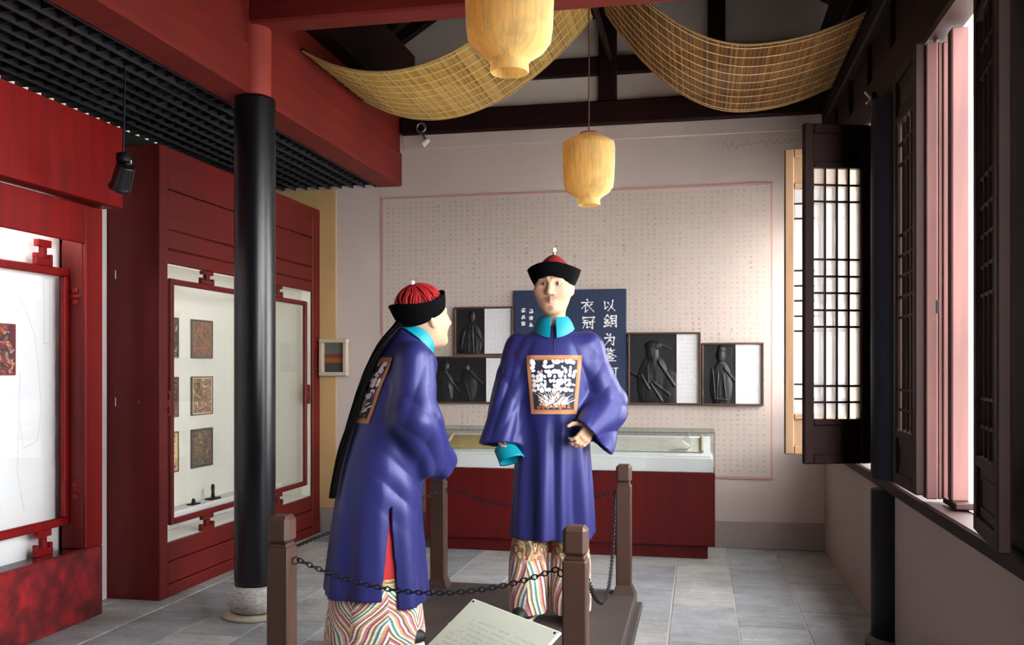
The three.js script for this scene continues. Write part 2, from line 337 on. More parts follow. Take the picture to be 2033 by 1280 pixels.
// far cabinet (standing against the back wall)
{
  const c = thing('display_cabinet', 'tall red lacquered display cabinet with an ornamental frame round its cream lit recess', 'cabinet');
  const F = -3.0, B = XL + .001, Z0 = ZB + .014, Z1 = -4.72, oz0 = -6.83, oz1 = -4.80, oy0 = .312, oy1 = 1.932;
  mesh('side_panel', bx(B, F - .012, 0, 2.6, Z1 - .022, Z1, .004), M.cabSide, c);
  mesh('side_panel', bx(B, F - .012, 0, 2.6, Z0, Z0 + .022, .004), M.cabSide, c);
  mesh('stile', bx(F - .022, F, 0, 2.6, oz1, Z1 + .0005, .005), M.cabRed2, c);
  mesh('stile', bx(F - .022, F, 0, 2.6, Z0, oz0, .005), M.cabRed2, c);
  for (const [y0, y1] of [[oy1, 2.01], [2.016, 2.122], [2.128, 2.355], [2.361, 2.6]]) mesh('fascia_board', bx(F - .022, F - .002, y0, y1, oz0, oz1, .005), M.cabRed2, c);
  for (const [y0, y1] of [[0, .07], [.076, .2], [.206, oy0]]) mesh('plinth_board', bx(F - .022, F - .002, y0, y1, oz0, oz1, .005), M.cabRed2, c);
  mesh('fascia_backing', bx(F - .03, F - .0225, oy1, 2.6, oz0, oz1, .001), M.cabRed2, c); mesh('plinth_backing', bx(F - .03, F - .0225, 0, oy0, oz0, oz1, .001), M.cabRed2, c);
  mesh('top', bx(B, F - .032, 2.575, 2.598, Z0 + .022, Z1 - .022, .003), M.cabRed2, c);
  const BK = -3.38;
  const cream = S({ color: 0xdcdccf, roughness: .85 });
  mesh('back_panel', bx(BK - .02, BK, oy0, 2.2, oz0 - .03, oz1 + .03, .002), cream, c);
  mesh('recess_floor', bx(BK, F - .022, oy0 - .03, oy0, oz0 - .03, oz1 + .03, .002), M.white, c);
  mesh('recess_step', bx(BK, BK + .13, oy0, oy0 + .105, oz0 - .02, oz1 - .13, .004), M.white, c);
  mesh('recess_side', bx(BK, F - .022, oy0, 2.2, oz1 + .004, oz1 + .03, .002), cream, c);
  mesh('recess_side', bx(BK, F - .022, oy0, 2.2, oz0 - .03, oz0 - .004, .002), cream, c);
  mesh('recess_top', bx(BK, F - .022, 2.2, 2.22, oz0 - .03, oz1 + .03, .002), cream, c);
  cabinetLamp(c, -3.09, 2.175, -6.6, -5.0, 9);
  // ornamental frame
  const x = F - .035, fz0 = -6.775, fz1 = -4.868, fy0 = .405, fy1 = 1.85, t = .034;
  const fr = new THREE.Group(); fr.name = 'fret_frame'; c.add(fr);
  const b = (y0, y1, z0, z1) => bx(x - .014, x + .014, y0, y1, z0, z1, .005);
  mesh('rail', b(fy0, fy0 + t, fz0 + t, fz1 - t), M.cabRed2, fr); mesh('rail', b(fy1 - t, fy1, fz0 + t, fz1 - t), M.cabRed2, fr);
  mesh('stile', b(fy0, fy1, fz0, fz0 + t), M.cabRed2, fr); mesh('stile', b(fy0, fy1, fz1 - t, fz1), M.cabRed2, fr);
  for (const z of [-5.285, -6.27]) { mesh('fret', fret((fy1 + oy1) / 2, z, x, oy1 - fy1, .15, 'y'), M.cabRed2, fr); mesh('fret', fret((fy0 + oy0) / 2, z, x, fy0 - oy0, .15, 'y'), M.cabRed2, fr); }
  for (const y of [1.12]) { mesh('fret', fret(y, (fz1 + oz1) / 2, x, oz1 - fz1, .15, 'z'), M.cabRed2, fr); mesh('fret', fret(y, (fz0 + oz0) / 2, x, fz0 - oz0, .15, 'z'), M.cabRed2, fr); }
  mesh('pane', bx(x - .03, x - .024, oy0, oy1, oz0, oz1, .001), M.glass, c);
  for (const [y, z] of [[1.86, -4.7195], [1.13, -4.7195]]) mesh('hinge', bx(-3.285, -3.278, y - .025, y + .025, z, z + .004, .001), M.steel, c);
  mesh('lock', uvm(new THREE.CylinderGeometry(.006, .006, .006, 12).rotateX(Math.PI / 2).translate(-3.13, 1.13, -4.717)), M.steel, c);
  // embroidered badges hung in the recess
  const T = ['#5a4a3a', '#8b3a2a', '#c7a26a', '#3e5a4a', '#d8c8a0', '#28303a', '#a8674a'];
  const rows = [1.525, 1.135, .775], cols = [-5.37, -5.81];
  const names = ['brown', 'dark grey', 'ochre', 'copper', 'orange and grey', 'multicoloured'];
  let k = 0;
  for (let ci = 0; ci < 2; ci++) for (let ri = 0; ri < 3; ri++) {
    const z = cols[ci], y = rows[ri], w = .255 * (ci ? 1 : 1.05) / 2, h = .125, xx = BK + .001;
    const p = thing('embroidered_badge', `small framed ${names[k]} embroidered badge on the cabinet back panel, ${['top', 'middle', 'bottom'][ri]} of its column`, 'picture', [xx, y, z], 0, 'embroidered badges in the red cabinet');
    const bgs = ['#4a4238', '#33302e', '#c9b184', '#8a5a44', '#7a6a58', '#6a5a4c'];
    mesh('panel', panelUV(bx(0, .012, -h, h, -w, w, .003), 'z', w, -w, -h, h), S({ map: embroidery(100 + k, bgs[k], [T[k % 7], T[(k + 2) % 7], T[(k + 3) % 7], T[(k + 4) % 7], T[(k + 5) % 7]]), roughness: .8 }), p);
    mesh('frame', merge([bx(0, .016, -h - .008, -h, -w - .008, w + .008, .002), bx(0, .016, h, h + .008, -w - .008, w + .008, .002), bx(0, .016, -h, h, -w - .008, -w, .002), bx(0, .016, -h, h, w, w + .008, .002)]), S({ color: 0x6d6556, roughness: .7 }), p);
    k++;
  }
  // small dark stands on the step
  const st = thing('ornament_stand', 'small black stand with a tall peg on the cabinet shelf', 'stand', [-3.3, oy0 + .105, -5.83]);
  mesh('foot', bx(-.03, .03, 0, .012, -.06, .06, .003), M.iron, st); mesh('peg', lathe([[0, .012], [.014, .012], [.011, .05], [.013, .09], [.008, .105], [0, .106]], 14), M.iron, st);
  const s2 = thing('ornament_stand', 'small low black stand with a short knob on the cabinet shelf', 'stand', [-3.3, oy0 + .105, -5.58]);
  mesh('foot', bx(-.025, .025, 0, .008, -.05, .05, .003), M.iron, s2); mesh('knob', lathe([[0, .008], [.014, .008], [.012, .03], [.006, .04], [0, .041]], 14), M.iron, s2);
}
// near cabinet
{
  const c = thing('display_cabinet', 'red lacquered display niche with a bright white panel and scuffed base', 'cabinet');
  const F = -3.15, B = XL + .001, Z1 = -4.42, ZN = -1.6, jz = -4.28, oy0 = .375, oy1 = 1.975, P = -3.265;
  mesh('stile', bx(F - .022, F, .375, 2.18, Z1, jz, .006), M.cabRed, c);
  mesh('jamb', bx(P - .03, F - .022, oy0, oy1 + .2, jz - .03, jz, .003), M.cabSide, c);
  mesh('end_panel', bx(B, F - .022, 0, 2.18, Z1, Z1 + .02, .003), M.cabSide, c);
  mesh('lower_fascia', bx(F - .022, F, oy1, 2.18, jz, ZN, .005), M.cabRed, c);
  const zc = [-4.45, -3.82, -3.2, -2.4, -1.6];
  for (let i = 0; i < 4; i++) mesh('upper_fascia_panel', bx(-3.07, -3.05, 2.185, 2.615, zc[i], zc[i + 1] - .002, .003), M.cabRed, c);
  mesh('fascia_box', bx(B, -3.071, 2.185, 2.612, -4.449, ZN, .003), M.cabSide, c);
  mesh('base_front', bx(F - .03, F, 0, oy0, Z1, ZN, .006), M.cabBase, c);
  mesh('ledge', bx(P - .02, F - .03, oy0 - .03, oy0 - .002, Z1 + .02, ZN, .003), PM({ color: 0x4a2226, roughness: .18, clearcoat: .8 }), c);
  const BK = -3.33;
  // white backing sheet with a faint outline of a robe and a caption box
  const z0 = -4.31, z1 = -1.7, y0 = .345, y1 = 2.17;
  const tex = canvasTex(1024, 716, (g, w, h) => {
    g.fillStyle = '#f4f6f6'; g.fillRect(0, 0, w, h); g.strokeStyle = 'rgba(150,155,160,.3)'; g.lineWidth = 1.6;
    const X = (z) => (z - z0) / (z1 - z0) * w, Y = (y) => (y1 - y) / (y1 - y0) * h;
    const path = (pts) => { g.beginPath(); pts.forEach(([z, y], i) => (i ? g.lineTo(X(z), Y(y)) : g.moveTo(X(z), Y(y)))); g.stroke(); };
    path([[-3.86, 1.75], [-3.90, 1.76], [-3.98, 1.72], [-4.06, 1.62], [-4.12, 1.50], [-4.15, 1.34], [-4.17, 1.10], [-4.14, .95], [-4.04, .92], [-4.02, 1.05]]);
    path([[-3.80, 1.73], [-3.86, 1.69], [-3.90, 1.75]]); path([[-4.02, 1.3], [-4.0, .8], [-4.05, .6]]);
    g.strokeRect(X(-4.235), Y(1.79), X(-4.19) - X(-4.235), Y(1.45) - Y(1.79));
  });
  mesh('back_panel', panelUV(bx(BK - .02, BK, y0, y1, z0, z1, .002), 'z', z0, z1, y0, y1), S({ map: tex, roughness: .85 }), c);
  mesh('recess_top', bx(BK, P, 2.17, 2.18, z0, z1, .001), M.white, c);
  cabinetLamp(c, P - .033, 2.13, -4.2, -1.8, 32);
  const x = P + .0, fz0 = -4.279, fz1 = -2.4, fy0 = .502, fy1 = 1.845, t = .042;
  const fr = new THREE.Group(); fr.name = 'fret_frame'; c.add(fr);
  const b = (ya, yb, za, zb) => bx(x - .016, x + .016, ya, yb, za, zb, .005);
  mesh('rail', b(fy0, fy0 + t, fz0, fz1), M.cabRed, fr); mesh('rail', b(fy1 - t, fy1, fz0, fz1), M.cabRed, fr);
  mesh('stile', b(fy0 + t, fy1 - t, fz0, fz0 + t * .8), M.cabRed, fr); mesh('stile', b(fy0 + t, fy1 - t, fz1 - t, fz1), M.cabRed, fr);
  for (const z of [-4.10, -2.9]) { mesh('fret', fret((fy1 + oy1) / 2, z, x, oy1 - fy1, .12, 'y'), M.cabRed, fr); mesh('fret', fret((fy0 + oy0) / 2, z, x, fy0 - oy0 + .002, .12, 'y'), M.cabRed, fr); }
  for (const y of [1.7, .68]) {
    const gL = merge([-1, 1].map((s) => bx(F - .075, F - .045, y + s * .03 - .012, y + s * .03 + .012, jz, jz + .012, .003)).concat([bx(F - .09, F - .03, y - .008, y + .008, jz, jz + .012, .003)]));
    mesh('fret', gL, M.cabRed, c);
  }
  mesh('pane', bx(P - .024, P - .019, oy0, oy1, jz + .0, z1, .001), M.glass, c);
  const p = thing('embroidered_badge', 'large red and orange embroidered badge on the bright white panel', 'picture', [BK + .001, 1.415, -3.83]);
  mesh('panel', panelUV(bx(0, .01, -.127, .127, -.15, .15, .003), 'z', .15, -.15, -.127, .127), S({ map: embroidery(55, '#5a2028', ['#7a2428', '#d8582a', '#e8a050', '#2a3a5a', '#c8c0b0', '#3a4a2a'], 128, 110), roughness: .8 }), p);
}
// low glass-topped case in front of the back wall
{
  const c = thing('display_case', 'low red display case with a glass top in front of the text mural', 'display case');
  const X0 = -1.97, X1 = .108, Z0 = -6.93, Z1 = -6.5;
  mesh('body', bx(X0, X1, .09, .60, Z0, Z1, .006), M.caseRed, c);
  mesh('toe_kick', bx(X0 + .05, X1 - .05, 0, .09, Z0 + .02, Z1 - .03, .004), M.caseRed, c);
  const wh = S({ color: 0xdfe6e2, roughness: .6 });
  mesh('tray', bx(X0 + .012, X1 - .012, .60, .70, Z0 + .012, Z1 - .012, .004), wh, c);
  const ws = new THREE.Shape(); ws.moveTo(0, 0); ws.lineTo(.36, 0); ws.lineTo(.36, .012); ws.lineTo(0, .125); ws.closePath();
  const wg = new THREE.ExtrudeGeometry(ws, { depth: X1 - X0 - .06, bevelEnabled: false }); wg.rotateY(-Math.PI / 2); wg.translate(X1 - .03, .70, 0);
  { const p = wg.attributes.position; for (let i = 0; i < p.count; i++) p.setZ(i, -6.90 + p.getZ(i)); wg.computeVertexNormals(); }
  mesh('sloped_stand', uvm(wg), wh, c);
  const g = .006, y1 = .88;
  for (const [a, b, d, e, f, h] of [[X0, X1, .60, y1 - g, Z1 - g, Z1], [X0, X1, .60, y1 - g, Z0, Z0 + g], [X0, X0 + g, .60, y1 - g, Z0 + g, Z1 - g], [X1 - g, X1, .60, y1 - g, Z0 + g, Z1 - g], [X0, X1, y1 - g, y1, Z0, Z1]]) mesh('pane', bx(a, b, d, e, f, h, .001), M.glass, c);
  const E = [bx(X0, X1, y1 - .007, y1 + .0005, Z1 - .001, Z1 + .001, .0004), bx(X0, X1, y1 - .007, y1 + .0005, Z0 - .001, Z0 + .001, .0004), bx(X1 - .001, X1 + .001, .6, y1, Z1 - .004, Z1 + .001, .0004), bx(X0 - .001, X0 + .001, .6, y1, Z1 - .004, Z1 + .001, .0004)];
  mesh('glass_edge', merge(E), M.glassEdge, c);
  const scr = (x0, x1, h, col, label) => {
    const p = thing('scroll', label, 'scroll', [(x0 + x1) / 2, .772, -6.715], 0); p.rotation.x = .305;
    const W = (x1 - x0) / 2;
    mesh('sheet', bx(-W, W, 0, .006, -.13, .13, .002), S({ color: col, roughness: .9, map: ctex(64, 64, (u, v) => shade([255, 255, 255], .9 + .1 * fbm(u, v, 8, 8, h, 3)), 4, 4) }), p);
    for (const s of [-1, 1]) mesh('roller', uvm(new THREE.CylinderGeometry(.012, .012, .28, 14).rotateX(Math.PI / 2).translate(s * W, .012, 0)), S({ color: 0xb8ac98, roughness: .7 }), p);
  };
  scr(-1.85, -1.05, 5, 0xb3a264, 'long yellow scroll unrolled in the glass case');
  scr(-.62, .02, 8, 0xc9cdbd, 'pale grey-green scroll unrolled in the glass case');
  const s = thing('paper_slip', 'curled white paper slip standing on the scroll in the glass case', 'paper', [-.12, .752, -6.60]);
  const pts = []; for (let i = 0; i <= 16; i++) { const t = i / 16; pts.push(new THREE.Vector2(.03 + .025 * Math.sin(t * 9), t * .12)); }
  const sg = new THREE.BufferGeometry(), P = [];
  const quadp = (a, b, z0, z1, off) => { P.push(a.x + off, a.y, z0, b.x + off, b.y, z0, b.x + off, b.y, z1, a.x + off, a.y, z0, b.x + off, b.y, z1, a.x + off, a.y, z1); };
  for (let i = 0; i < 16; i++) { quadp(pts[i], pts[i + 1], -.03, .03, 0); quadp(pts[i + 1], pts[i], -.03, .03, .002); }
  sg.setAttribute('position', new THREE.Float32BufferAttribute(P, 3)); sg.computeVertexNormals(); mesh('sheet', sg, S({ color: 0xeeeeea, roughness: .8, side: THREE.DoubleSide }), s);
}
// ---------------------------------------------------------------- things on the back wall
// brush stroke of a character drawn in a box of side s at (x, y); strokes on a 100 x 100 field
function brush(c, strokes, x, y, s, w) {
  c.lineCap = c.lineJoin = 'round';
  for (const st of strokes) for (let i = 0; i + 1 < st.length; i++) {
    const [ax, ay] = st[i], [bx2, by2] = st[i + 1], n = 8;
    for (let k = 0; k < n; k++) {
      const t0 = k / n, t1 = (k + 1) / n, ww = w * (1.05 - .45 * Math.sin(t0 * Math.PI)) * (i === st.length - 2 ? 1 - .45 * t0 : 1);
      c.lineWidth = ww; c.beginPath(); c.moveTo(x + mix(ax, bx2, t0) * s / 100, y + mix(ay, by2, t0) * s / 100); c.lineTo(x + mix(ax, bx2, t1) * s / 100, y + mix(ay, by2, t1) * s / 100); c.stroke();
    }
  }
}
const GLYPH = {
  yi: [[[18, 22], [22, 72], [42, 56]], [[42, 28], [52, 42]], [[78, 12], [72, 50], [42, 90]], [[64, 58], [94, 88]]],
  tong: [[[30, 6], [6, 38]], [[30, 6], [50, 32]], [[18, 42], [42, 42]], [[12, 58], [46, 57]], [[30, 42], [30, 86]], [[15, 66], [20, 78]], [[44, 64], [38, 78]], [[6, 90], [50, 84]], [[58, 14], [58, 94]], [[58, 14], [95, 12], [95, 92], [84, 86]], [[66, 32], [87, 31]], [[68, 48], [68, 72]], [[68, 48], [87, 47], [86, 70]], [[68, 70], [86, 69]]],
  wei: [[[28, 10], [38, 24]], [[12, 40], [80, 34], [74, 90], [58, 82]], [[52, 12], [48, 50], [12, 94]], [[52, 56], [62, 68]]],
  jian: [[[18, 10], [18, 34]], [[34, 5], [34, 40]], [[54, 5], [43, 26]], [[50, 18], [84, 15]], [[62, 24], [72, 32]], [[50, 38], [6, 64]], [[50, 38], [95, 64]], [[32, 60], [68, 59]], [[22, 74], [78, 73]], [[50, 60], [50, 92]], [[32, 79], [38, 88]], [[68, 79], [62, 88]], [[10, 96], [92, 94]]],
  ke: [[[6, 18], [94, 15]], [[24, 38], [25, 68]], [[24, 38], [56, 36], [52, 66]], [[25, 67], [52, 65]], [[77, 16], [76, 92], [60, 84]]],
  zheng: [[[12, 15], [90, 12]], [[52, 13], [51, 90]], [[52, 50], [84, 48]], [[24, 42], [24, 90]], [[4, 92], [96, 89]]],
  yi2: [[[46, 4], [54, 16]], [[8, 26], [92, 23]], [[46, 27], [6, 70]], [[34, 48], [34, 94], [54, 78]], [[80, 38], [56, 54]], [[44, 38], [96, 94]]],
  guan: [[[10, 10], [6, 28]], [[10, 13], [92, 10], [84, 26]], [[18, 34], [46, 33]], [[10, 48], [50, 46]], [[26, 48], [8, 90]], [[38, 48], [38, 86], [56, 80]], [[56, 46], [95, 44]], [[79, 32], [78, 92], [66, 84]], [[60, 56], [67, 68]]],
};
// an unreadable small character: a few crossing strokes
function tiny(c, x, y, s, w) {
  c.lineWidth = w; c.beginPath();
  const n = 3 + Math.floor(rnd() * 4);
  for (let i = 0; i < n; i++) {
    if (rnd() < .5) { const yy = y + rnd() * s; c.moveTo(x + rr(0, .25) * s, yy); c.lineTo(x + rr(.7, 1) * s, yy + rr(-.06, .04) * s); }
    else if (rnd() < .6) { const xx = x + rr(.2, .8) * s; c.moveTo(xx, y + rr(0, .3) * s); c.lineTo(xx + rr(-.1, .1) * s, y + rr(.7, 1) * s); }
    else { c.moveTo(x + rr(.3, .6) * s, y + rr(.1, .4) * s); c.lineTo(x + (rnd() < .5 ? rr(0, .2) : rr(.8, 1)) * s, y + rr(.7, 1) * s); }
  }
  c.stroke();
}
{
  const X0 = -2.484, X1 = .53, Y0 = .51, Y1 = 2.686;
  seed = 77;
  const tex = canvasTex(2048, 1480, (c, w, h) => {
    c.fillStyle = '#c2b4aa'; c.fillRect(0, 0, w, h);
    for (let i = 0; i < 900; i++) { c.fillStyle = `rgba(${170 + rnd() * 60 | 0},${160 + rnd() * 50 | 0},${150 + rnd() * 50 | 0},.05)`; c.beginPath(); c.ellipse(rnd() * w, rnd() * h, rr(10, 70), rr(10, 70), 0, 0, 6.3); c.fill(); }
    const nc = 63, nr = 56, m = 26, dx = (w - 2 * m) / nc, dy = (h - 2 * m) / nr;
    for (let i = 0; i < nc; i++) {
      const bold = new Set(); if (rnd() < .34) { const b0 = Math.floor(rnd() * 46); for (let k = 0; k < 3; k++) bold.add(b0 + k); }
      for (let j = 0; j < nr; j++) {
        const b = bold.has(j); if (!b && rnd() < .05) continue;
        c.strokeStyle = b ? 'rgba(116,106,100,.62)' : `rgba(125,118,112,${rr(.35, .6)})`;
        tiny(c, m + i * dx + 6, m + j * dy + 4, b ? 18 : 14, b ? 2.2 : 1.8);
      }
      if (i % 3 === 0) { c.strokeStyle = 'rgba(150,135,128,.28)'; c.lineWidth = 1.5; c.beginPath(); c.moveTo(m + i * dx, m); c.lineTo(m + i * dx, h - m); c.stroke(); }
    }
    c.strokeStyle = '#b98780'; c.lineWidth = 9; c.strokeRect(7, 7, w - 14, h - 14);
  });
  const t = thing('text_mural', 'large pale wall mural of small dense columns of characters with a red border', 'mural', [0, 0, ZB]);
  mesh('panel', panelUV(bx(X0, X1, Y0, Y1, 0, .006, .001), 'x', X0, X1, Y0, Y1), S({ map: tex, roughness: .9 }), t);
}
// navy sign with white brush characters
{
  const X0 = -1.4, X1 = -.536, Y0 = 1.06, Y1 = 1.922;
  seed = 5;
  const tex = canvasTex(1024, 1024, (c, w, h) => {
    c.fillStyle = '#1d2c4a'; c.fillRect(0, 0, w, h); c.strokeStyle = c.fillStyle = '#eceae6';
    const col = ['yi', 'tong', 'wei', 'jian', 'ke', 'zheng'], s = 122, X = (px) => (px - 1020) / 224 * w, Y = (py) => (py - 577) / 223 * h;
    [[1197, 596], [1199, 626], [1199, 662], [1199, 692], [1203, 727], [1203, 757]].forEach(([a, b], i) => brush(c, GLYPH[col[i]], X(a), Y(b), s, 15));
    brush(c, GLYPH.yi2, X(1155), Y(596), s, 15); brush(c, GLYPH.guan, X(1157), Y(629), s, 15); c.beginPath(); c.arc(X(1172), Y(663), 9, 0, 6.3); c.fill();
    for (const [a, n] of [[1052, 3], [1036, 3]]) for (let i = 0; i < n; i++) { tiny(c, X(a), Y(615 + i * 13 - (a < 1040 ? 2 : 0)), 36, 9); tiny(c, X(a), Y(615 + i * 13 - (a < 1040 ? 2 : 0)), 36, 7); }
  });
  const t = thing('calligraphy_sign', 'square navy blue sign board with white brush characters', 'sign', [0, 0, ZB + .0065]);
  mesh('board', panelUV(bx(X0, X1, Y0, Y1, 0, .03, .004), 'x', X0, X1, Y0, Y1), S({ map: tex, roughness: .6 }), t);
}
// a bronze relief: height field over w x h. shapes: ellipses [cx, cy, rx, ry, height, tilt] and ridges [x0, y0, x1, y1, r, height]
function relief(w, h, ell, ridges, sd) {
  const nx = 70, ny = Math.round(70 * h / w), g = new THREE.PlaneGeometry(w, h, nx, ny), p = g.attributes.position;
  for (let i = 0; i < p.count; i++) {
    const x = p.getX(i) / w + .5, y = p.getY(i) / h + .5; let z = 0;
    for (const [cx, cy, rx, ry, H, t = 0] of ell) { const dx = (x - cx) * Math.cos(t) + (y - cy) * Math.sin(t), dy = -(x - cx) * Math.sin(t) + (y - cy) * Math.cos(t), q = 1 - (dx / rx) ** 2 - (dy / ry) ** 2; if (q > 0) z = Math.max(z, H * .55 * Math.sqrt(q)); }
    for (const [x0, y0, x1, y1, r, H] of ridges) { const vx = x1 - x0, vy = y1 - y0, t = clamp(((x - x0) * vx + (y - y0) * vy) / (vx * vx + vy * vy), 0, 1), d = Math.hypot(x - x0 - t * vx, y - y0 - t * vy); const R2 = r * .62; if (d < R2) z += H * .9 * (1 - (d / R2) ** 2); }
    z += z > .003 ? .006 * (fbm(x, y, 14, 5, sd + 9, 3) - .5) : 0; z += .0016 * (fbm(x, y, 12, 12, sd, 3) - .5);
    p.setZ(i, z);
  }
  g.computeVertexNormals(); return g;
}
{
  const bronze = PM({ color: 0x16161a, roughness: .5, metalness: .2 }), frameM = wood(0x4a3228, .15, .6, {}, 'u', 51);
  const note = (sd) => { seed = sd; return canvasTex(160, 220, (c, w, h) => { c.fillStyle = '#dfdedf'; c.fillRect(0, 0, w, h); c.strokeStyle = 'rgba(150,148,150,.5)'; for (let i = 0; i < 9; i++) for (let j = 0; j < 15; j++) if (rnd() < .8) tiny(c, 12 + i * 16, 14 + j * 13, 7, 1.1); }); };
  const fold = [[.35, .45, .25, .05, .03, .006], [.5, .4, .48, .02, .03, .006], [.62, .42, .75, .05, .03, .006]];
  const D = [
    // x0, x1, y0, y1, split, relief shapes, label
    [-1.872, -1.402, 1.425, 1.80, -1.633, [[.55, .82, .10, .13, .03], [.5, .28, .4, .42, .028]], [[.58, .62, .62, .05, .03, .006], [.66, .58, .95, .25, .04, .01], [.3, .5, .15, .05, .03, .008], [.46, .5, .45, .05, .02, .004]], 'framed dark relief of a lone standing robed figure, above another relief picture'],
    [-2.065, -1.41, 1.05, 1.418, -1.62, [[.22, .80, .08, .12, .03], [.2, .3, .18, .42, .028], [.66, .35, .16, .38, .024], [.62, .78, .06, .09, .024]], [[.24, .68, .5, .2, .025, .01], [.62, .78, .92, .42, .03, .012], [.45, .5, .55, .38, .03, .008], [.3, .4, .36, .05, .03, .006], [.62, .4, .7, .05, .03, .006]], 'framed dark relief of two figures with poles, below another relief picture'],
    [-.524, .012, 1.053, 1.592, -.165, [[.48, .72, .13, .15, .034], [.5, .83, .18, .07, .034], [.5, .28, .34, .42, .03], [.8, .2, .3, .28, .026]], [[.62, .86, .86, .78, .02, .006], [.62, .6, .96, .25, .04, .012], [.25, .4, .42, .2, .03, .012], [.45, .28, .7, .02, .03, .01], [.5, .3, .85, .12, .03, .008], [.0, .45, .2, .38, .03, .01], [.38, .55, .4, .3, .02, .005]], 'large framed dark relief of a man in a wide hat beside the navy sign'],
    [.018, .462, 1.05, 1.512, .262, [[.54, .82, .13, .12, .032], [.55, .92, .12, .07, .032], [.55, .3, .34, .42, .03]], [[.28, .6, .36, .08, .03, .01], [.66, .6, .98, .38, .04, .012], [.45, .5, .42, .05, .03, .006], [.62, .5, .7, .1, .03, .006], [.38, .08, .75, .06, .03, .006]], 'small framed dark relief of a crowned man, closest to the windows'],
  ];
  D.forEach(([x0, x1, y0, y1, sp, el, rg, label], i) => {
    const t = thing('relief_picture', label, 'picture', [0, 0, ZB + .0065], 0, 'relief pictures on the text mural');
    const f = .013;
    mesh('backing', bx(x0 + f, x1 - f, y0 + f, y1 - f, 0, .012, .001), bronze, t);
    const r = relief(sp - x0 - f, y1 - y0 - 2 * f, el, rg, 300 + i); r.translate((x0 + f + sp) / 2, (y0 + y1) / 2, .013); mesh('relief', uvm(r), bronze, t);
    mesh('note_panel', panelUV(bx(sp, x1 - f, y0 + f, y1 - f, .012, .018, .001), 'x', sp, x1 - f, y0 + f, y1 - f), S({ map: note(40 + i), roughness: .8 }), t);
    for (const [a, b, cc, d] of [[x0, x1, y0, y0 + f], [x0, x1, y1 - f, y1], [x0, x0 + f, y0 + f, y1 - f], [x1 - f, x1, y0 + f, y1 - f]]) mesh('frame_bar', bx(a, b, cc, d, 0, .04, .003), frameM, t);
  });
  const s = thing('framed_print', 'small print in a thick cream frame on the beige wall panel', 'picture', [0, 0, ZB + .0125]);
  const x0 = -2.985, x1 = -2.752, y0 = 1.264, y1 = 1.559, f = .03;
  for (const [a, b, cc, d] of [[x0, x1, y0, y0 + f], [x0, x1, y1 - f, y1], [x0, x0 + f, y0 + f, y1 - f], [x1 - f, x1, y0 + f, y1 - f]]) mesh('frame_bar', bx(a, b, cc, d, 0, .06, .004), S({ color: 0xb7a892, roughness: .7 }), s);
  mesh('print', panelUV(bx(x0 + f, x1 - f, y0 + f, y1 - f, 0, .01, .001), 'x', x0 + f, x1 - f, y0 + f, y1 - f), S({ roughness: .6, map: canvasTex(64, 96, (c, w, h) => { for (const [col, a, b] of [['#5d6257', 0, .38], ['#6a3418', .38, .52], ['#94501f', .52, .68], ['#3a3a34', .68, 1]]) { c.fillStyle = col; c.fillRect(0, a * h, w, (b - a) * h); } }) }), s);
  // grey clamp spotlight on the tie beam
  const k = thing('clamp_spotlight', 'small grey clamp spotlight with a white head fixed to the dark tie beam', 'spotlight', [-2.10, 3.145, ZB + .06]);
  const tor = new THREE.TorusGeometry(.035, .01, 10, 24); tor.translate(-.03, .06, .02); mesh('clamp_ring', tor, M.steel, k);
  mesh('arm', merge([bar([-.03, .02, .02], [.03, -.06, .06], .018), bar([0, .06, 0], [-.03, .1, .02], .012)]), M.steel, k);
  const hd = lathe([[0, 0], [.016, 0], [.02, .02], [.026, .06], [.026, .068], [0, .068]], 20); hd.rotateZ(2.2).translate(.05, -.05, .07); mesh('head', hd, M.white, k);
  // small white lamp on the dark boarding over the windows
  const q = thing('clamp_spotlight', 'tiny white angled lamp on the dark boarding above the windows', 'spotlight', [.8595, 2.66, -4.84]);
  mesh('arm', merge([bar([-.02, 0, 0], [-.05, -.03, .04], .012), bar([-.02, 0, 0], [-.06, .02, .06], .012)]), M.white, q);
  mesh('bracket', bx(-.022, .0, -.03, .03, -.03, .03, .004), M.iron, q);
}
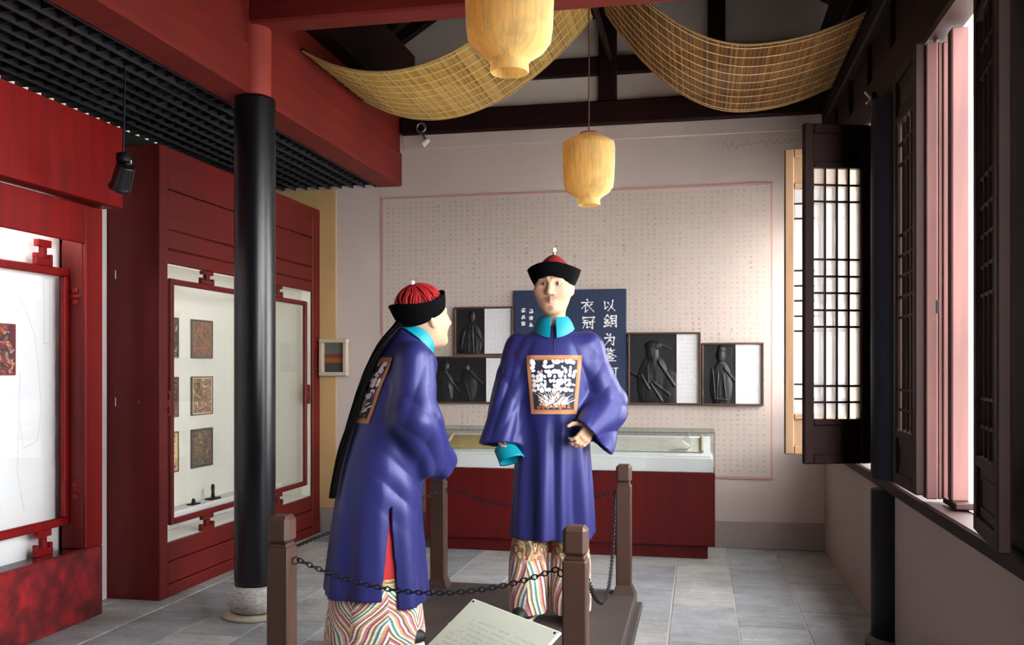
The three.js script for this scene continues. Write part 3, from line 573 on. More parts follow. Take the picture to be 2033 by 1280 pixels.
// ---------------------------------------------------------------- window leaves on the right wall
const LH = 1.76, LY = .828;
const ROWS = [.232, .319, .403, .71, .796, .885, .971, 1.059, 1.359, 1.445, 1.532];   // heights of the lattice bars, first and last are the rails
const leafGeo = new Map();
const lg = (k, f) => { if (!leafGeo.has(k)) leafGeo.set(k, f()); return leafGeo.get(k); };
function leaf(x0, z0, x1, z1, label, mats = [M.windowWood, M.windowWood], base = LY, pm = M.paper) {
  const w = Math.hypot(x1 - x0, z1 - z0), t = thing('window_leaf', label, 'window', [x0, base, z0], Math.atan2(-(z1 - z0), x1 - x0), 'open lattice window leaves');
  const D = .036, s = .052, W = w.toFixed(3), [fm, lm] = mats;
  const put = (name, key, make, x, y, z, m, par = t) => { const q = mesh(name, lg(key, make), m, par); q.position.set(x, y, z); return q; };
  put('stile', 'st', () => cbox(s, LH, D, .005), s / 2, LH / 2, 0, fm); put('stile', 'st', () => null, w - s / 2, LH / 2, 0, fm);
  const iw = w - 2 * s;
  for (const [y, h] of [[.024, .048], [.216, .032], [1.548, .032], [LH - .024, .048]]) put('rail', 'rl' + h + W, () => cbox(iw, h, D, .004), w / 2, y, 0, fm);
  put('lower_panel', 'lp' + W, () => cbox(iw, .152, .012, .002), w / 2, .124, 0, fm); put('upper_panel', 'up' + W, () => cbox(iw, .148, .012, .002), w / 2, 1.638, 0, fm);
  put('panel_moulding', 'lm' + W, () => merge([-1, 1].flatMap((q) => [cbox(iw - .06, .008, .006, .002).translate(0, q * .045, q * 0 + .008), cbox(.008, .098, .006, .002).translate(q * (iw / 2 - .03), 0, .008)])), w / 2, .124, 0, fm);
  put('panel_moulding', 'lm' + W, () => null, w / 2, 1.638, 0, fm);
  const cols = 4, cw = iw / cols, B = .011;
  for (let i = 1; i < cols; i++) put('lattice_bar', 'vb', () => cbox(B, 1.30, .016, .002), s + cw * i, .882, 0, lm);
  for (let j = 1; j < ROWS.length - 1; j++) put('lattice_bar', 'hb' + W, () => cbox(iw, B, .014, .002), w / 2, ROWS[j], 0, lm);
  for (let j = 0; j + 1 < ROWS.length; j++) for (let i = 0; i < cols; i++) {
    const h = ROWS[j + 1] - ROWS[j] - B, hk = h.toFixed(3);
    put('pane', 'pn' + hk + W, () => new THREE.PlaneGeometry(cw - B, h), s + cw * (i + .5), (ROWS[j] + ROWS[j + 1]) / 2, -.006, pm);
  }
  return t;
}
leaf(.878, -5.562, .484, -5.534, 'brown lattice window leaf swung inward nearest the text mural', [wood(0x7a5c40, .15, .6, {}, 'v', 47), M.windowWood]);
leaf(.872, -5.078, .528, -4.965, 'dark lattice window leaf with white panes swung into the room beside the wall column');
leaf(.842, -4.235, .842, -3.822, 'dark lattice window leaf standing closed beside the open window gap', undefined, undefined, PM({ color: 0x9a9078, roughness: 1, transmission: .14, thickness: 0, side: THREE.DoubleSide }));
leaf(.840, -3.04, .792, -2.645, 'dark lattice window leaf at the near side of the open window gap');
leaf(.92, -6.892, .92, -6.245, 'closed lattice window leaf in the wall corner beside the text mural');
leaf(.92, -6.239, .92, -5.592, 'closed lattice window leaf behind the brown swung leaf');
// painted posts at the open gap, lit by the daylight
{
  const p = thing('window_post', 'pinkish painted window post with a small lock hole beside the closed leaf', 'window post');
  mesh('timber', bx(.8625, .905, .815, 2.585, -3.88, -3.812, .004), M.windowPink, p);
  mesh('moulding', bx(.906, .922, .815, 2.585, -3.88, -3.818, .004), M.windowPink, p);
  mesh('rebate', bx(.923, .945, .815, 2.585, -3.88, -3.814, .004), M.windowPink, p);
  mesh('lock_hole', bx(.898, .910, 1.535, 1.585, -3.813, -3.8105, .001), M.iron, p);
  mesh('hinge_hook', merge([tube([[.90, 2.586, -3.84], [.92, 2.63, -3.84], [.955, 2.64, -3.83], [.975, 2.66, -3.83]], .009, 16, 8)]), M.windowPink, p);
  const q = thing('window_post', 'reddish painted window post standing just outside the sill gap', 'window post');
  mesh('timber', bx(.916, .978, .83, 2.585, -3.72, -3.66, .005), M.windowPink, q);
  mesh('foot', bx(.914, .985, .8065, .83, -3.78, -3.60, .004), M.darkWood, q);
}
// ---------------------------------------------------------------- the courtyard
{
  const g = structure('courtyard_ground'); mesh('paving', bx(XR + .3, 26, -.3, -.12, -26, 12, .01), mottled(0xb9b4ac, .1, .95), g);
  mesh('paving', bx(-8, XR + .3, -.3, -.12, ZF + .3, 12, .01), mottled(0xb9b4ac, .1, .95), g);
  const b = thing('courtyard_building', 'white courtyard building with brown eaves and faded red wall characters', 'building');
  mesh('wall', bx(1.5, 7.5, -.12, 4.34, -11.2, -11, .01), mottled(0xe8e2dc, .05, .95), b);
  const tm = mottled(0x7c4a3c, .2, .8);
  for (let i = 0; i < 20; i++) mesh('roof_tile_row', bx(1.4 + i * .32, 1.4 + i * .32 + .27, 4.86, 4.96, -11.3, -10.85, .03).rotateX(0), tm, b);
  mesh('eave_board', bx(1.35, 7.8, 4.34, 4.86, -11.1, -10.95, .02), tm, b);
  mesh('roof', bx(1.4, 7.8, 4.86, 4.94, -13, -11.3, .03), tm, b);
  const tex = canvasTex(256, 512, (c, w, h) => { c.fillStyle = '#ece6e0'; c.fillRect(0, 0, w, h); c.strokeStyle = '#d58a78'; brush(c, GLYPH.ke, 40, 20, 170, 20); brush(c, GLYPH.zheng, 40, 260, 170, 20); });
  mesh('wall_lettering', panelUV(bx(2.75, 3.75, 2.0, 4.0, -11, -10.99, .002), 'x', 2.75, 3.75, 2.0, 4.0), S({ map: tex, roughness: .9 }), b);
}
// ---------------------------------------------------------------- platform, posts and chains
{
  const p = thing('platform', 'low dark wooden platform carrying the two robed figures', 'platform');
  mesh('deck', bx(-1.52, -.335, .035, .10, -5.10, -2.9, .006), M.platform, p);
  mesh('lower_step', bx(-1.54, -.305, 0, .035, -5.12, -2.88, .006), M.platform, p);
  seed = 9;
  const chip = (x, z, r, label) => {
    const s = new THREE.Shape(); for (let i = 0; i < 9; i++) { const a = i / 9 * 6.283, q = r * rr(.5, 1); i ? s.lineTo(q * Math.cos(a) * 1.8, q * Math.sin(a)) : s.moveTo(q * Math.cos(a) * 1.8, q * Math.sin(a)); }
    const g = new THREE.ExtrudeGeometry(s, { depth: .002, bevelEnabled: false }); g.rotateX(-Math.PI / 2);
    const t = thing('paint_flake', label, 'flake', [x, .1005, z], rr(0, 3)); mesh('flake', g, S({ color: 0xb9a892, roughness: .9 }), t);
  };
  chip(-1.13, -4.27, .045, 'larger pale flake lying on the dark platform'); chip(-1.08, -4.13, .025, 'smaller pale flake beside the larger one on the platform');
}
const POST = { fl: [-1.455, -3.045], fr: [-.401, -3.034], br: [-.401, -5.03], bl: [-1.432, -4.98] };
{
  const g = { shaft: cbox(.082, .59, .082, .006), neck: cbox(.066, .014, .066, .003), cap: cbox(.082, .098, .082, .014), foot: null };
  const f = new THREE.CylinderGeometry(.058, .085, .05, 4, 1).rotateY(Math.PI / 4).toNonIndexed(); f.computeVertexNormals(); g.foot = uvm(f);
  const L = { fl: 'brown square wooden barrier post beside the bowing figure and the black column', fr: 'brown square wooden barrier post in front of the striped trousers of the upright figure', br: 'brown square wooden barrier post in front of the display case at the platform corner', bl: 'brown square wooden barrier post behind the bowing figure at the platform corner' };
  for (const k in POST) {
    const t = thing('barrier_post', L[k], 'post', [POST[k][0], .1, POST[k][1]], 0, 'posts of the chain barrier');
    mesh('shaft', g.shaft, M.postWood, t).position.y = .295; mesh('neck', g.neck, M.postWood, t).position.y = .596;
    mesh('cap', g.cap, M.postWood, t).position.y = .652; mesh('foot', g.foot, M.postWood, t).position.y = .025;
    const r = new THREE.TorusGeometry(.012, .003, 8, 14); const e = mesh('eye_ring', r, M.iron, t); e.position.set(k[1] === 'l' ? .052 : -.052, .54, 0); e.rotation.y = k === 'fl' || k === 'br' ? .6 : -.6;
  }
}
{
  const lk = new THREE.TorusGeometry(.0078, .0023, 6, 12); lk.scale(1.55, 1, 1);
  const chain = (pts, label) => {
    const t = thing('chain', label, 'chain', [0, 0, 0], 0, 'chains between the barrier posts');
    const c = new THREE.CatmullRomCurve3(pts.map((p) => new THREE.Vector3(...p))), len = c.getLength(), n = Math.round(len / .0188);
    for (let i = 0; i <= n; i++) {
      const m = mesh('link', lk, M.iron, t), u = Math.min(1, i / n); m.position.copy(c.getPointAt(u));
      const d = c.getTangentAt(u); m.quaternion.setFromUnitVectors(new THREE.Vector3(1, 0, 0), d); m.rotateX(i % 2 ? Math.PI / 2 : 0);
    }
  };
  const sag = (a, b, s, out = [0, 0]) => { const q = []; for (let i = 0; i <= 10; i++) { const t = i / 10, k = 4 * t * (1 - t); q.push([mix(a[0], b[0], t) + out[0] * k, mix(a[1], b[1], t) - s * k, mix(a[2], b[2], t) + out[1] * k]); } return q; };
  const [fl, fr, br, bl] = [POST.fl, POST.fr, POST.br, POST.bl];
  chain(sag([fl[0] + .07, .64, fl[1]], [fr[0] - .07, .65, fr[1]], .095), 'black iron chain hanging across the front of the robed figures');
  chain(sag([br[0] - .045, .64, br[1] + .07], [fr[0] + .02, .64, fr[1] - .07], .30, [.02, 0]), 'black iron chain hanging low along the platform edge towards the window wall');
  chain(sag([bl[0] + .09, .64, bl[1]], [br[0] - .09, .64, br[1]], .08), 'black iron chain behind the figures in front of the red case');
  chain(sag([fl[0] + .0, .63, fl[1] - .07], [bl[0] - .0, .63, bl[1] + .07], .12, [-.36, 0]), 'black iron chain passing behind the bowing figure on the cabinet side');
}
// tilted information board on short legs
{
  const t = thing('information_board', 'tilted cream information board on the platform floor', 'board', [-.715, .102, -3.545], -Math.PI / 4 + .02);
  seed = 31;
  const tex = canvasTex(512, 256, (c, w, h) => { c.fillStyle = '#e6ecd6'; c.fillRect(0, 0, w, h); c.strokeStyle = 'rgba(130,135,120,.5)'; for (let j = 0; j < 9; j++) for (let i = 0; i < 30; i++) if (rnd() < .8 && i + j > 3) tiny(c, 40 + i * 14, 70 + j * 19, 9, 1.2); });
  const g = cbox(.60, .012, .31, .003), p = g.attributes.position, uv = new Float32Array(p.count * 2);
  for (let i = 0; i < p.count; i++) { uv[i * 2] = p.getX(i) / .6 + .5; uv[i * 2 + 1] = .5 - p.getZ(i) / .31; }
  g.setAttribute('uv', new THREE.BufferAttribute(uv, 2));
  const b = mesh('panel', g, S({ map: tex, roughness: .7 }), t); b.rotation.x = .62; b.position.set(0, .16, .12);
  for (const s of [-1, 1]) mesh('leg', bar([s * .2, 0, .0], [s * .2, .20, 0.01], .02), M.iron, t);
  for (const s of [-1, 1]) { const n = mesh('pin', uvm(new THREE.CylinderGeometry(.005, .005, .004, 10)), M.iron, b); n.position.set(s * .28, .008, -.14); }
}
// ---------------------------------------------------------------- bamboo mats slung under the roof
{
  const mat = (xa, xb, xm, ym, ka, kb, z0, z1, label, sd, cols) => {
    seed = sd;
    const t = thing('bamboo_mat', label, 'mat', [0, 0, 0], 0, 'bamboo mats slung under the roof');
    const Y = (x) => ym + (x < xm ? ka : kb) * (x - xm) ** 2;
    const P = [], N = [], C = []; let x = xa, k = 0; const arc = [[xa, Y(xa)]];
    const push = (a, b, c, d, n, col) => { const gx = (b[0] - a[0]), gy = (b[1] - a[1]), gz = d[2] - a[2], cr = gy * gz * n[0] - gx * gz * n[1]; for (const v of cr > 0 ? [a, b, c, a, c, d] : [a, c, b, a, d, c]) { P.push(...v); N.push(...n); C.push(...col); } };
    while (x < xb) {
      const dy = (Y(x + .001) - Y(x)) / .001, q = Math.hypot(1, dy), st = rr(.0052, .0072), x2 = x + st / q; arc.push([x2, Y(x2)]);
      const ux = 1 / q, uy = dy / q, nx = -uy, ny = ux, h = rr(.0012, .0022), a = [x + .0004 * ux, Y(x) + .0004 * uy], b = [x2 - .0004 * ux, Y(x2) - .0004 * uy];
      const e0 = z0 + rr(-.01, .01), e1 = z1 + rr(-.01, .01), base = cols[Math.floor(rnd() * cols.length)], v = rr(.8, 1.15) * (rnd() < .06 ? .55 : 1), col = base.map((c) => c * v);
      const mx = (a[0] + b[0]) / 2, my = (a[1] + b[1]) / 2, off = rr(-.001, .001);
      const lo = [mx - nx * h * 1.6 + nx * off, my - ny * h * 1.6 + ny * off], hi = [mx + nx * h * 1.6 + nx * off, my + ny * h * 1.6 + ny * off];
      const ring = [a, lo, b, hi]; const cen = [mx, my];
      for (let i = 0; i < 4; i++) {
        const p = ring[i], r = ring[(i + 1) % 4]; let n = [(p[0] + r[0]) / 2 - cen[0], (p[1] + r[1]) / 2 - cen[1]]; const l = Math.hypot(...n) || 1; n = [n[0] / l, n[1] / l, 0];
        push([p[0], p[1], e0], [r[0], r[1], e0], [r[0], r[1], e1], [p[0], p[1], e1], n, col);
      }
      x = x2; k++;
    }
    const g = new THREE.BufferGeometry(); g.setAttribute('position', new THREE.Float32BufferAttribute(P, 3)); g.setAttribute('normal', new THREE.Float32BufferAttribute(N, 3)); g.setAttribute('color', new THREE.Float32BufferAttribute(C, 3));
    tag(mesh('reeds', g, PM({ vertexColors: true, roughness: .8, specularIntensity: .25, side: THREE.DoubleSide, transmission: .12, thickness: 0 }), t), null, null, null, 'stuff');
    const cm = S({ color: 0xe6cf9a, roughness: .8 }), step = Math.max(1, Math.floor(arc.length / 70));
    for (let i = 0; i < 9; i++) {
      const z = z0 + (z1 - z0) * (.04 + .92 * i / 8), pts = []; for (let j = 0; j < arc.length; j += step) pts.push([arc[j][0], arc[j][1] - .0045, z + .004 * Math.sin(j * .07 + i)]);
      mesh('binding_cord', tube(pts, .0028, 90, 5), cm, t);
    }
    for (const z of [z0, z1]) { const pts = []; for (let j = 0; j < arc.length; j += step) pts.push([arc[j][0], arc[j][1], z]); mesh('edge_binding', tube(pts, .006, 90, 6), S({ color: 0xa98a55, roughness: .85 }), t); }
    mesh('end_rod', uvm(new THREE.CylinderGeometry(.010, .010, z0 - z1, 12).rotateX(Math.PI / 2).translate(xa, Y(xa) + .01, (z0 + z1) / 2)), M.darkWood, t);
    mesh('end_rod', uvm(new THREE.CylinderGeometry(.010, .010, z0 - z1 + .1, 12).rotateX(Math.PI / 2).translate(xb, Y(xb) + .01, (z0 + z1) / 2)), M.darkWood, t);
  };
  mat(-2.305, -.70, -1.79, 3.05, .577, .53, -5.1, -6.15, 'pale straw bamboo mat hanging in a curve beside the long red beam', 11, [[.56, .35, .09], [.48, .28, .06], [.62, .42, .13], [.38, .21, .045]]);
  mat(-.62, .835, .29, 3.01, .86, .43, -4.95, -6.22, 'darker brown bamboo mat hanging in a curve on the window side', 23, [[.28, .125, .030], [.20, .08, .018], [.34, .17, .05], [.14, .055, .014]]);
}
// ---------------------------------------------------------------- paper lanterns
{
  const tex = ctex(256, 256, (u, v) => { const a = fbm(u, v, 6, 6, 91, 5), b = fbm(u, v, 40, 6, 92, 3), k = 1 + .38 * (a - .5) + .2 * (b - .5), d = sstep(.55, .8, a) * .25; return [238 * k, (202 - 50 * d) * k, (122 - 60 * d) * k]; }, 3, 2);
  const lm = PM({ map: tex, roughness: .8, transmission: .5, thickness: 0, side: THREE.DoubleSide });
  const prof = [[.062, 0], [.066, .004], [.064, .030], [.072, .044], [.118, .075], [.140, .105], [.146, .15], [.150, .25], [.151, .335], [.147, .362], [.10, .388], [.062, .402], [.056, .410]];
  const lant = (pos, label, top) => {
    const t = thing('paper_lantern', label, 'lantern', pos, 0, 'paper lanterns hung on cords');
    mesh('shade', lathe(prof, 48), lm, t);
    mesh('top_cap', lathe([[0, .408], [.055, .408], [.05, .42], [.012, .424], [0, .424]], 24), S({ color: 0x8a5a30, roughness: .8 }), t);
    mesh('cord', tube([[0, .42, 0], [.001, (top - pos[1] + .42) / 2, 0], [0, top - pos[1], 0]], .004, 4, 8), S({ color: 0x5a3a2a, roughness: .9 }), t);
  };
  lant([-.625, 2.265, -5.30], 'golden paper lantern hanging whole in front of the text mural', 3.638);
  lant([-.625, 2.315, -3.03], 'golden paper lantern hanging beside the dark red cross beam, closer to the doorway', 3.638);
}
// track spotlight on a rod
{
  const t = thing('pendant_spotlight', 'dark metal spotlight on a thin rod below the black grid ceiling', 'spotlight', [-2.72, 0, -3.97]);
  mesh('rod', tube([[.01, 2.775, 0], [.005, 2.55, 0], [0, 2.36, 0]], .005, 4, 8), M.iron, t);
  mesh('cap', lathe([[0, 2.315], [.03, 2.315], [.033, 2.32], [.033, 2.355], [.008, 2.365], [0, 2.366]], 24), M.iron, t);
  const g = new THREE.Group(); g.name = 'head'; g.position.set(.0, 2.25, 0); g.rotation.set(.35, 0, -.5); t.add(g);
  mesh('housing', lathe([[0, -.075], [.05, -.075], [.054, -.07], [.054, -.055], [.048, -.05], [.045, .05], [.04, .058], [0, .06]], 32), PM({ color: 0x3a3a3e, roughness: .25, metalness: .8 }), g);
  mesh('lens', lathe([[0, -.0765], [.045, -.0765], [.045, -.0755], [0, -.0755]], 24), M.glassEdge, g);
  mesh('yoke', tube([[0, .065, 0], [.02, .075, 0], [.015, .09, .0]], .006, 8, 8), M.steel, g);
}
// ---------------------------------------------------------------- robed wax figures
const cr = (t) => .5 - Math.abs(Math.sin(t));
const gau = (t) => Math.exp(-t * t);
const V3 = (a) => new THREE.Vector3(...a);
const smin = (a, b, k) => { const h = Math.max(k - Math.abs(a - b), 0) / k; return Math.min(a, b) - h * h * k * .25; };
const smax = (a, b, k) => -smin(-a, -b, k);
// tapered capsule
function cap(x, y, z, a, b, ra, rb) {
  const vx = b[0] - a[0], vy = b[1] - a[1], vz = b[2] - a[2], px = x - a[0], py = y - a[1], pz = z - a[2];
  const t = clamp((px * vx + py * vy + pz * vz) / (vx * vx + vy * vy + vz * vz), 0, 1);
  return Math.hypot(px - vx * t, py - vy * t, pz - vz * t) - (ra + (rb - ra) * t);
}
const ell = (x, y, z, c, r) => { const q = Math.hypot((x - c[0]) / r[0], (y - c[1]) / r[1], (z - c[2]) / r[2]); return (q - 1) * Math.min(r[0], r[1], r[2]); };
// surface nets: the zero level of f inside a box
function nets(f, lo, hi, h) {
  const n = [0, 1, 2].map((k) => Math.ceil((hi[k] - lo[k]) / h) + 1), [nx, ny, nz] = n, val = new Float32Array(nx * ny * nz);
  for (let k = 0, o = 0; k < nz; k++) for (let j = 0; j < ny; j++) for (let i = 0; i < nx; i++, o++) val[o] = f(lo[0] + i * h, lo[1] + j * h, lo[2] + k * h);
  const id = new Int32Array(nx * ny * nz).fill(-1), P = [], I = [], sx = 1, sy = nx, sz = nx * ny;
  const E = [[0, 1], [2, 3], [4, 5], [6, 7], [0, 2], [1, 3], [4, 6], [5, 7], [0, 4], [1, 5], [2, 6], [3, 7]], co = [0, sx, sy, sx + sy, sz, sx + sz, sy + sz, sx + sy + sz];
  for (let k = 0; k < nz - 1; k++) for (let j = 0; j < ny - 1; j++) for (let i = 0; i < nx - 1; i++) {
    const o = i + j * sy + k * sz; let m = 0; for (let c = 0; c < 8; c++) if (val[o + co[c]] < 0) m |= 1 << c;
    if (m === 0 || m === 255) continue;
    let x = 0, y = 0, z = 0, q = 0;
    for (const [a, b] of E) { if (((m >> a) & 1) === ((m >> b) & 1)) continue; const va = val[o + co[a]], vb = val[o + co[b]], t = va / (va - vb); x += mix(a & 1, b & 1, t); y += mix((a >> 1) & 1, (b >> 1) & 1, t); z += mix(a >> 2, b >> 2, t); q++; }
    id[o] = P.length / 3; P.push(lo[0] + (i + x / q) * h, lo[1] + (j + y / q) * h, lo[2] + (k + z / q) * h);
  }
  const quad = (a, b, c, d, flip) => { if (a < 0 || b < 0 || c < 0 || d < 0) return; flip ? I.push(a, c, b, a, d, c) : I.push(a, b, c, a, c, d); };
  for (let k = 1; k < nz - 1; k++) for (let j = 1; j < ny - 1; j++) for (let i = 1; i < nx - 1; i++) {
    const o = i + j * sy + k * sz, v = val[o] < 0;
    if (v !== val[o + sx] < 0) quad(id[o - sy - sz], id[o - sz], id[o], id[o - sy], !v);
    if (v !== val[o + sy] < 0) quad(id[o - sx - sz], id[o - sx], id[o], id[o - sz], !v);
    if (v !== val[o + sz] < 0) quad(id[o - sx - sy], id[o - sy], id[o], id[o - sx], !v);
  }
  const g = new THREE.BufferGeometry(); g.setAttribute('position', new THREE.Float32BufferAttribute(P, 3)); g.setIndex(I);
  const N = new Float32Array(P.length), e = h * .6;
  for (let i = 0; i < P.length; i += 3) {
    const x = P[i], y = P[i + 1], z = P[i + 2]; let a = f(x + e, y, z) - f(x - e, y, z), b = f(x, y + e, z) - f(x, y - e, z), c = f(x, y, z + e) - f(x, y, z - e); const l = Math.hypot(a, b, c) || 1;
    N[i] = a / l; N[i + 1] = b / l; N[i + 2] = c / l;
  }
  g.setAttribute('normal', new THREE.BufferAttribute(N, 3)); return g;
}
// Catmull-Rom through rows [y, ...values]
function profile(rows) {
  return (y) => {
    const n = rows.length; if (y <= rows[0][0]) return rows[0]; if (y >= rows[n - 1][0]) return rows[n - 1];
    let i = 0; while (rows[i + 1][0] < y) i++;
    const a = rows[Math.max(0, i - 1)], b = rows[i], c = rows[i + 1], d = rows[Math.min(n - 1, i + 2)], t = (y - b[0]) / (c[0] - b[0]);
    return b.map((_, k) => { const m0 = (c[k] - a[k]) / (c[0] - a[0]) * (c[0] - b[0]), m1 = (d[k] - b[k]) / (d[0] - b[0]) * (c[0] - b[0]); return (2 * t ** 3 - 3 * t * t + 1) * b[k] + (t ** 3 - 2 * t * t + t) * m0 + (-2 * t ** 3 + 3 * t * t) * c[k] + (t ** 3 - t * t) * m1; });
  };
}
const satin = PM({ color: new THREE.Color().setRGB(.022, .022, .115), roughness: .40, sheen: .6, sheenColor: new THREE.Color().setRGB(.30, .32, .85), sheenRoughness: .35, specularColor: new THREE.Color().setRGB(.6, .62, 1), specularIntensity: 1, ior: 1.5, side: THREE.DoubleSide });
const teal = PM({ color: new THREE.Color().setRGB(.0, .25, .33), roughness: .45, side: THREE.DoubleSide });
const redSilk = S({ color: 0xb3121c, roughness: .6, side: THREE.DoubleSide });
const skin = PM({ vertexColors: true, roughness: .5 });
const felt = PM({ color: 0x050507, roughness: .9, specularIntensity: .15 });
const redFelt = S({ color: 0x7c0c12, roughness: .75 });

// head at the origin (between the ears), facing +z
const HS = 1.12;
let NECK = [0, -.19, -.03];
function headF(x, y, z) {
  x /= HS; y /= HS; z /= HS; const ax = Math.abs(x);
  let d = ell(x, y, z, [0, .03, -.012], [.076, .09, .098]);
  d = smin(d, ell(x, y, z, [0, -.042, .014], [.071, .076, .072]), .04);
  d = smin(d, ell(x, y, z, [0, -.098, .060], [.034, .020, .022]), .03);
  d = smin(d, ell(ax, y, z, [.050, -.018, .054], [.024, .026, .022]), .03);
  d = smin(d, cap(ax, y, z, [.012, .028, .084], [.046, .030, .068], .009, .008), .014);
  d = smax(d, -(Math.hypot(ax - .031, (y - .011) * 1.3, z - .1) - .019), .012);
  d = smin(d, Math.hypot(ax - .031, (y - .010) * 1.25, z - .0715) - .0135, .004);
  d = smin(d, cap(x, y, z, [0, .018, .084], [0, -.026, .106], .0085, .0135), .012);
  d = smin(d, ell(ax, y, z, [.0135, -.030, .092], [.010, .008, .011]), .007);
  d = smin(d, cap(ax, y, z, [0, -.0525, .0885], [.019, -.055, .079], .0065, .004), .006);
  d = smin(d, cap(ax, y, z, [0, -.0645, .0865], [.016, -.0605, .079], .0075, .004), .006);
  let e = ell(ax, y, z, [.080, -.002, -.008], [.011, .034, .020]); e = smax(e, -ell(ax, y, z, [.089, .002, -.004], [.008, .021, .011]), .006);
  d = smin(d, e, .010);
  d = smin(d, cap(x, y, z, [0, -.07, -.012], NECK, .046, .050), .025);
  return d * HS;
}
function headColor(x, y, z) {
  x /= HS; y /= HS; z /= HS; const ax = Math.abs(x); let c = [.56, .345, .215];
  const to = (k, q) => { c = c.map((v, i) => mix(v, q[i], k)); };
  if (z > .03) {
    to(.5 * Math.exp(-((ax - .04) ** 2 + (y + .02) ** 2) / .0005), [.72, .38, .28]);
    const lips = Math.max(0, 1 - Math.hypot(ax / .023, (y + .058) / .0105)); to(Math.min(1, lips * 2.5), [.42, .13, .11]);
    const brow = Math.max(0, 1 - Math.hypot((ax - .032) / .022, (y - .034 - (.03 - Math.abs(ax - .03)) * .12) / .006)); to(Math.min(.85, brow * 2.4), [.10, .06, .04]);
    const mou = Math.max(0, 1 - Math.hypot((ax - .013) / .022, (y + .045 + ax * .25) / .006)); to(Math.min(.7, mou * 1.8), [.12, .07, .05]);
    const goat = Math.max(0, 1 - Math.hypot(x / .016, (y + .094) / .014)); to(Math.min(.65, goat * 1.6), [.14, .09, .06]);
    const ed = Math.hypot((ax - .031) / .015, (y - .010) / .0068); if (ed < 1) { to(.9, [.48, .40, .34]); if (Math.hypot(ax - .031, (y - .0105) * .9) < .0068) to(.95, [.05, .03, .02]); }
    else if (ed < 1.35) to(.6, [.14, .08, .05]);
  }
  return c;
}
// a hand as a list of tapered capsules. w wrist, d along the fingers, n palm side, thumb direction td, curl per joint
function handCaps(w, d, n, side, curl, td) {
  d = V3(d).normalize(); n = V3(n); n.addScaledVector(d, -n.dot(d)).normalize(); const s = new THREE.Vector3().crossVectors(n, d).multiplyScalar(side); w = V3(w);
  const at = (o, ...t) => { const p = o.clone(); for (const [v, k] of t) p.addScaledVector(v, k); return p; }, L = [], len = [.056, .072, .078, .068];
  for (let i = 0; i < 4; i++) {
    const q = i - 1.5, k = at(w, [d, .086 - Math.abs(q - .5) * .005], [s, q * .0205]); L.push([at(w, [s, q * .011]), k, .0165, .0125, 'p']);
    let p = k, a = curl * .7; const sp = q * .05;
    for (let j = 0; j < 3; j++) { const dir = d.clone().multiplyScalar(Math.cos(a)).addScaledVector(n, Math.sin(a)).addScaledVector(s, sp), e = at(p, [dir, len[i] * [.45, .31, .24][j]]); L.push([p, e, .0105 - j * .0012, .0096 - j * .0014, 'f' + i]); p = e; a += curl * (1 + .2 * j); }
  }
  const t0 = at(w, [d, .02], [s, .024], [n, .006]), T = V3(td).normalize(), t1 = at(t0, [T, .036]), t2 = at(t1, [T, .026], [d, .008]), t3 = at(t2, [T, .014], [d, .014]);
  L.push([w, t0, .016, .015, 'p'], [t0, t1, .0145, .0115, 't'], [t1, t2, .0112, .010, 't'], [t2, t3, .0098, .008, 't']);
  return L.map(([a, b, ra, rb, g]) => [a.toArray(), b.toArray(), ra, rb, g]);
}
function handF(L) { return (x, y, z) => { const G = {}; for (const [a, b, ra, rb, g] of L) { const q = cap(x, y, z, a, b, ra, rb); G[g] = G[g] === undefined ? q : smin(G[g], q, g === 'p' ? .014 : .004); } let d = G.p; for (const g in G) if (g !== 'p') d = smin(d, G[g], .006); return d; }; }
function boundsOf(L, pad) { const lo = [9, 9, 9], hi = [-9, -9, -9]; for (const [a, b, ra, rb] of L) for (const p of [a, b]) for (let k = 0; k < 3; k++) { lo[k] = Math.min(lo[k], p[k] - Math.max(ra, rb) - pad); hi[k] = Math.max(hi[k], p[k] + Math.max(ra, rb) + pad); } return [lo, hi]; }
function makeHead(neck) {
  NECK = neck; const headGeo = nets(headF, [-.115, -.26, -.20], [.115, .155, .145], .0028);
  const p = headGeo.attributes.position, c = new Float32Array(p.count * 3); for (let i = 0; i < p.count; i++) c.set(headColor(p.getX(i), p.getY(i), p.getZ(i)), i * 3); headGeo.setAttribute('color', new THREE.BufferAttribute(c, 3)); return headGeo;
}
function paint(g, col) { const n = g.attributes.position.count, c = new Float32Array(n * 3); for (let i = 0; i < n; i++) c.set(col, i * 3); g.setAttribute('color', new THREE.BufferAttribute(c, 3)); return g; }
const SKIN = [.56, .345, .215];
// body: core inside the clothes, hands and head joined into one mesh
function bodyGeo(core, hands, headM, neck) {
  const [lo, hi] = boundsOf(core, .03), cf = (x, y, z) => { let d = 9; for (const [a, b, ra, rb] of core) d = smin(d, cap(x, y, z, a, b, ra, rb), .05); return d; };
  const parts = [paint(nets(cf, lo, hi, .016), SKIN), ...hands.map((L) => paint(nets(handF(L), ...boundsOf(L, .01), .003), SKIN)), makeHead(neck).applyMatrix4(headM)];
  return mergeGeometries(parts);
}
